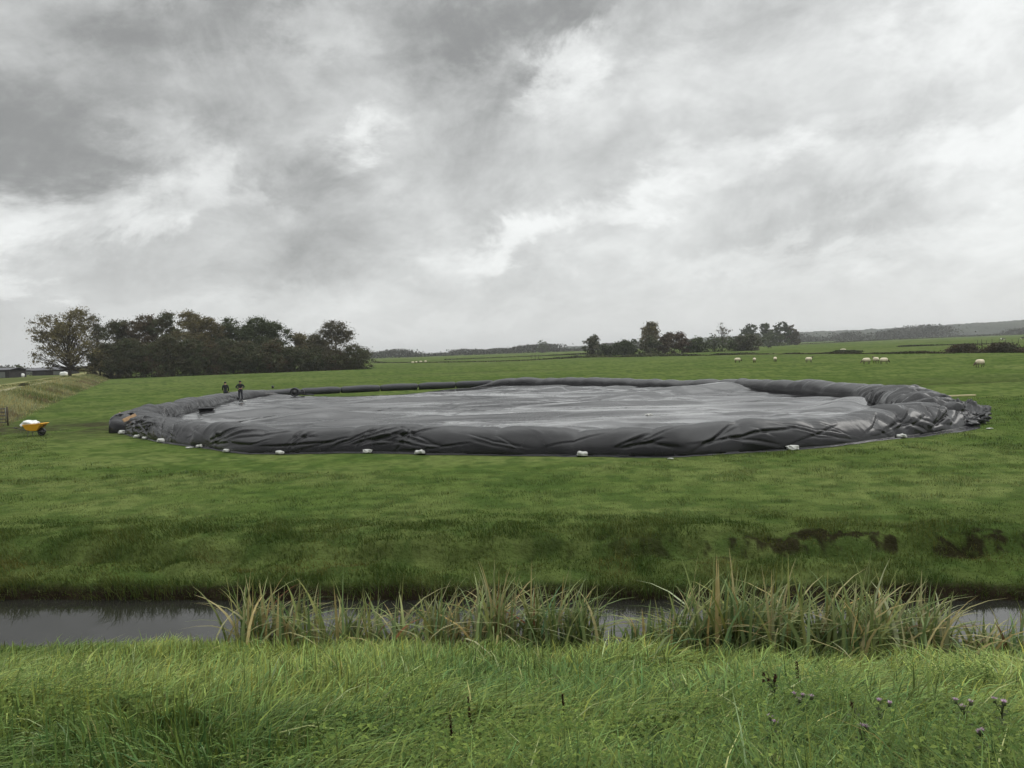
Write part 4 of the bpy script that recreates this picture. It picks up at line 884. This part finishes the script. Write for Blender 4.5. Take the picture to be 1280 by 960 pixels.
strip('reed_bank', gp((1188,441),(1240,441),(1300,440.5)), 1.5, 1.6, 9000, .30, (.075,.055,.035), (.05,.052,.03), 'brown reeds along the ditch at the right edge', 'reeds', 5, 1)
strip('reed_bank', gp((1108,442),(1125,442),(1141,441.5)), 1.3, 1.4, 2600, .30, (.075,.055,.035), (.05,.052,.03), 'short brown reed patch left of the long one on the ditch', 'reeds', 6, 2)
strip('reed_bank', gp((1034,442),(1052,442),(1072,442)), 1.1, 1.4, 2200, .30, (.05,.06,.03), (.04,.045,.025), 'dark green weeds on the ditch near the lying sheep', 'reeds', 6, 3)
strip('ditch_bank', gp((940,443),(1034,442.5),(1110,442.3),(1190,441.8)), .45, .8, 6000, .3, (.04,.045,.022), (.06,.055,.03), 'dark low growth along the ditch behind the flock', 'ditch growth', 12, 4)
strip('ditch_bank', gp((718,447),(790,446.3),(880,444.5),(960,442.5)), 1.0, 1.6, 8000, .4, (.045,.05,.028), (.08,.085,.04), 'rough grass strip along the foot of the hedge', 'ditch growth', 8, 5)
strip('ditch_bank', gp((468,453.5),(560,453),(640,451.5),(720,447.5)), .55, 2.0, 7000, .6, (.045,.05,.024), (.075,.08,.038), 'dark ditch line across the left far meadow', 'ditch growth', 30, 6)
strip('ditch_bank', gp((560,449.7),(640,446.5),(760,442.0)), .6, 2.0, 4500, .8, (.045,.05,.026), (.07,.075,.038), 'second thin ditch line further back in the left meadow', 'ditch growth', 40, 7)
strip('ditch_bank', gp((1000,430.5),(1100,425.5),(1200,421.2),(1300,417.6)), 1.0, 3.0, 8000, 1.2, (.04,.045,.025), (.06,.065,.035), 'dark field edge below the far hills on the right', 'ditch growth', 50, 8)
strip('ditch_bank', gp((1125,433.5),(1190,431.3),(1240,430.3)), .5, 1.4, 3500, .5, (.04,.045,.025), (.06,.065,.035), 'thin ditch line left of the fence on the right', 'ditch growth', 30, 9)
def az_pts(l): return [tuple(PD(a, D).xy) for a, D in l]
strip('far_woodland', az_pts([(455,950),(560,1000),(640,1000),(760,1050),(900,1150)]), 8.0, 16, 24000, 2.0, (.045,.05,.032), (.06,.062,.045), 'low hazy line of trees along the skyline behind the basin', 'woodland', 26, 11)
strip('far_woodland', az_pts([(-60,900),(60,900),(200,950)]), 7, 14, 6000, 2.3, (.045,.05,.032), (.06,.062,.045), 'hazy skyline trees behind the farm at the left', 'woodland', 26, 12)
strip('far_woodland', az_pts([(985,1300),(1060,1300),(1150,1350),(1185,1350)]), 17, 24, 15000, 2.6, (.045,.05,.032), (.055,.058,.04), 'dark belt of trees in front of the hills on the right', 'woodland', 45, 13)
strip('far_woodland', az_pts([(1196,1250),(1240,1250),(1330,1250)]), 13, 20, 9000, 3.0, (.045,.05,.032), (.055,.058,.04), 'second dark belt of trees at the right edge below the hills', 'woodland', 55, 14)
# wooded hills
def hills():
    A = np.linspace(math.atan((700-640)/F), math.atan((1700-640)/F), 900); D0 = np.linspace(2600, 3600, 70); a, d = np.meshgrid(A, D0, indexing='ij'); px = 640+F*np.tan(a)
    t = (d-2600)/1000; prof = np.sin(math.pi*np.clip(t, 0, 1)*.5)**.7*(t < .999)+0*t; hh = np.interp(px, [700, 780, 900, 1000, 1100, 1280, 1500, 1700], [4, 18, 26, 32, 33, 44, 48, 10])
    x, y = d*np.sin(a), d*np.cos(a); z = hh*prof+np.where(prof > .02, 8*fbm(x/30, y/45, 5, 301, .65)+3*fbm(x/150, y/150, 2, 302), 0); z[:, 0] = -2; z[:, -1] = -2
    V = np.stack([x, y, z], -1).reshape(-1, 3); m = len(D0); i = np.arange(len(A)-1)[:, None]*m+np.arange(m-1)[None]; q = np.stack([i, i+m, i+m+1, i+1], -1).reshape(-1, 4)
    g = np.clip(.5+1.6*fbm(V[:, 0]/120, V[:, 1]/400, 3, 303), 0, 1)[:, None]; col = np.array([.016, .024, .012])*(1-g)+np.array([.034, .042, .022])*g
    tag(link('hills', mesh_np('hills', V, q[:, ::-1], tint=col, smooth=False), MT['ground']), kind='structure')
hills()

# ------------------------------------------------------------------ farm sheds and fences
def shed(px0, px1, D, htop, label, wall_h, seed=0, opening=True):
    a, b = PD(px0, D), PD(px1, D); x0, x1 = a.x, b.x; y0 = D; z0 = hz((x0+x1)/2, D)-.1; cxm = (x0+x1)/2; Lx = x1-x0; dp = 9.0; ht = htop-z0
    root = thing('farm_shed', (cxm, y0, z0), label, 'shed', 'low farm sheds at the left edge')
    MB().box((0, dp/2, wall_h/2), (Lx, dp, wall_h)).build('wall', MT['barnwall'], root, False)
    m = MB(); e = .4; V = [(-Lx/2-e, -e, wall_h), (Lx/2+e, -e, wall_h), (Lx/2+e, dp+e, wall_h), (-Lx/2-e, dp+e, wall_h), (-Lx/2-e, dp/2, ht), (Lx/2+e, dp/2, ht)]
    V2 = [(v[0], v[1], v[2]+.12) for v in V]; m.add(V+V2, [(0, 3, 4), (1, 5, 2), (0, 4, 5, 1), (3, 2, 5, 4), (6, 7, 11, 10), (8, 9, 10, 11), (0, 1, 7, 6), (2, 3, 9, 8), (3, 0, 6, 9), (1, 2, 8, 7), (6, 10, 9), (7, 8, 11)]).build('roof', MT['barnroof'], root, False)
    n = max(2, int(Lx/5))
    for k in range(n): MB().box((-Lx/2+Lx*(k+.5)/n, -.03, wall_h*.42), (Lx/n*.5, .05, wall_h*.7)).build('door', MT['galv'] if k % 3 == 1 else MT['plastic'], root, False)
    return root
shed(-30, 11, 255, 3.9, 'black low shed cut off by the left edge of the picture', 2.6)
shed(12, 44, 330, 3.4, 'grey-roofed low shed between the black shed and the long shed', 2.0)
shed(40, 82, 290, 3.5, 'long low dark shed with a pale roof line left of the sparse tree', 1.9)
for a, D, s, lab in ((25, 262, 1.0, 'white wrapped bale standing in front of the low sheds at the left'), (79, 250, .9, 'white wrapped bale by the trunk of the sparse tree')):
    p = PD(a, D); tag(link('wrapped_bale', lump(2.4*s, 1.6, 1.5*s, 81+a, rough=.06, sq=.6), MT['white'], loc=(p.x, p.y, hz(p.x, p.y))), lab, 'bale', 'white wrapped bales')
def fence(pts, label, wires=2, h=1.45):
    p0 = P(*pts[0]); root = thing('wire_fence', (p0.x, p0.y, 0), label, 'fence'); tops = []
    for a, b in pts:
        p = P(a, b); d = Vector((p.x-p0.x, p.y-p0.y, 0)); hh = h*random.uniform(.85, 1.1); m = MB(); m.tube([d+Vector((0, 0, -.2)), d+Vector((.03, 0, hh))], [.09, .08], 8); m.build('post', MT['post'], root); tops.append(d)
    for k in range(wires): MB().tube([t+Vector((0, 0, h*(.85-.35*k))) for t in tops], .008, 4).build('wire', MT['galv'], root)
fence([(1222,431.5),(1227,431.3),(1233,431.0),(1240,430.6),(1249,430.2),(1257,430),(1265,429.5),(1273,429.2),(1281,429)], 'row of dark wooden fence posts by the cows at the right edge', h=1.75)
fence([(664,449.5),(669,449.3),(673,449.0)], 'three thin posts on the far ditch above the middle of the basin', 1, 1.9)

# ------------------------------------------------------------------ thistles, dock and dead stalks on the near bank
def above(px, py, hgt):
    D = 2.2
    while D < 11:
        q = PD(px, D, py)
        if q.z-hz(q.x, q.y) < hgt: break
        D += .02
    return D
def thistle(px, py, D, heads, label, flowered=True, hgt=.31):
    q = PD(px, above(px, py, hgt), py); x, y, z = q.x, q.y, q.z; g = hz(x, y); root = thing('thistle', (x, y, g), label, 'thistle', 'thistles on the near bank'); H = z-g
    st = MB(); rr_ = random.Random(int(px)); st.tube([(0, 0, 0), (.01, .01, H*.5), (0, 0, H*.86)], [.006, .005, .004], 6); tips = []
    for k in range(heads):
        a = rr_.uniform(0, 6.28); d = rr_.uniform(.0, .05)+.010*k; t = (d*math.cos(a)*1.1, d*math.sin(a), H-rr_.uniform(0, .035)); st.tube([(0, 0, H*.7), (t[0]*.6, t[1]*.6, H*.86), t], .0028, 5); tips.append(t)
    st.build('stem', MT['bract'], root)
    V = []; Q = []
    for k in range(12):
        zz = H*(.25+.6*k/12); a = k*2.4; ln = .09*(1.1-k/16); dx, dy = math.cos(a), math.sin(a); b = len(V); V += [(0, 0, zz), (dx*ln*.5-dy*.016, dy*ln*.5+dx*.016, zz+.02), (dx*ln, dy*ln, zz+.005), (dx*ln*.5+dy*.016, dy*ln*.5-dx*.016, zz+.02)]; Q.append((b, b+1, b+2, b+3))
    link('leaves', mesh_np('leaves', V, Q), MT['bract'], root)
    for t in tips:
        e = link('flower_head', lump(.024, .024, .028, 9, n=8, rough=.1, sq=1), MT['bract'] if flowered else MT['brown'], root, loc=(t[0], t[1], t[2]-.014))
        n = 44; an = rng.uniform(0, 6.28, n); rd = rng.uniform(.1, 1, n)
        V, Qq, Tr, _ = blades(np.stack([np.cos(an)*.004, np.sin(an)*.004, np.full(n, .017)], 1), .016+.006*rng.random(n), .0035, an, rd*1.1, np.ones((n, 3)), 2)
        link('florets', mesh_np('florets', V, Qq, Tr), MT['flower'] if flowered else MT['brown'], e)
    return root
for px, py, D, n, lab, fl in ((1233,916,3.9,2,'largest pair of mauve thistle heads near the right corner',1),(1077,905,4.3,2,'pale mauve thistle with ragged heads in the lower right grass',1),(1098,877,5.0,2,'single mauve thistle head beside a brown one right of the dock stalk',1),
    (964,897,4.5,3,'thistle with a flat row of three dusty pink heads',1),(1004,866,5.6,4,'thistle with clustered mauve heads just right of the brown dock stalk',1),(967,845,5.9,5,'withered brown branching thistle left of the dock stalk',0),
    (1205,875,5.2,3,'thistle with two pink heads between the right-hand groups',1),(1252,874,5.2,3,'thistle with pale pink heads close to the right edge',1),(1068,878,5.3,1,'thin green thistle bud left of the single mauve head',0)):
    thistle(px, py, D, n, lab, fl)
def stalk(px, ytop, D, ybot, label, r=.012, seed=1):
    D = above(px, ytop, .22+r*7); q = PD(px, D, ytop); g = hz(q.x, q.y); b0 = PD(px+3, D, ybot).z-g; H = q.z-g; root = thing('dock_stalk', (q.x, q.y, g), label, 'dock', 'dead stalks on the near bank')
    MB().tube([(0.02, 0, 0), (.01, 0, H*.6), (0, 0, H)], [.005, .004, .002], 6).build('stem', MT['brown'], root)
    n = 260; t = rng.random(n); an = rng.uniform(0, 6.28, n); zz = b0+(H-b0)*t; rad = r*(1-.6*t)*(.4+.8*rng.random(n)); c = np.stack([.01*(1-t)+np.cos(an)*rad, np.sin(an)*rad, zz], 1)
    V, Qq, Tr, _ = blades(c, .010, .008, an, np.full(n, .8), np.ones((n, 3)), 2); link('seeds', mesh_np('seeds', V, Qq, Tr), MT['brown'], root)
stalk(996, 827, 5.4, 864, 'upright dark brown dock seed stalk among the thistles', .020)
stalk(585, 872, 4.2, 928, 'dark thin dead stem standing low in the grass left of centre', .007)
stalk(562, 895, 4.1, 938, 'short dark dead stem just left of the taller dead stem', .006)
stalk(703, 868, 4.8, 905, 'thin brown dead stem in the grass right of centre', .007)

# ------------------------------------------------------------------ haze
def haze():
    m = bpy.data.materials.new('haze'); m.use_nodes = True; n = m.node_tree.nodes; l = m.node_tree.links
    for x in list(n): n.remove(x)
    o = n.new('ShaderNodeOutputMaterial'); v = n.new('ShaderNodeVolumePrincipled'); v.inputs['Color'].default_value = (.96, .97, .98, 1); v.inputs['Density'].default_value = .00014; v.inputs['Anisotropy'].default_value = .2
    l.new(v.outputs[0], o.inputs['Volume'])
    b = MB(); b.box((0, 0, 38), (19200, 19200, 84)); ob = b.build('haze', m, smooth=False); tag(ob, kind='stuff'); ob['label'] = 'thin grey haze over the far fields'
haze()
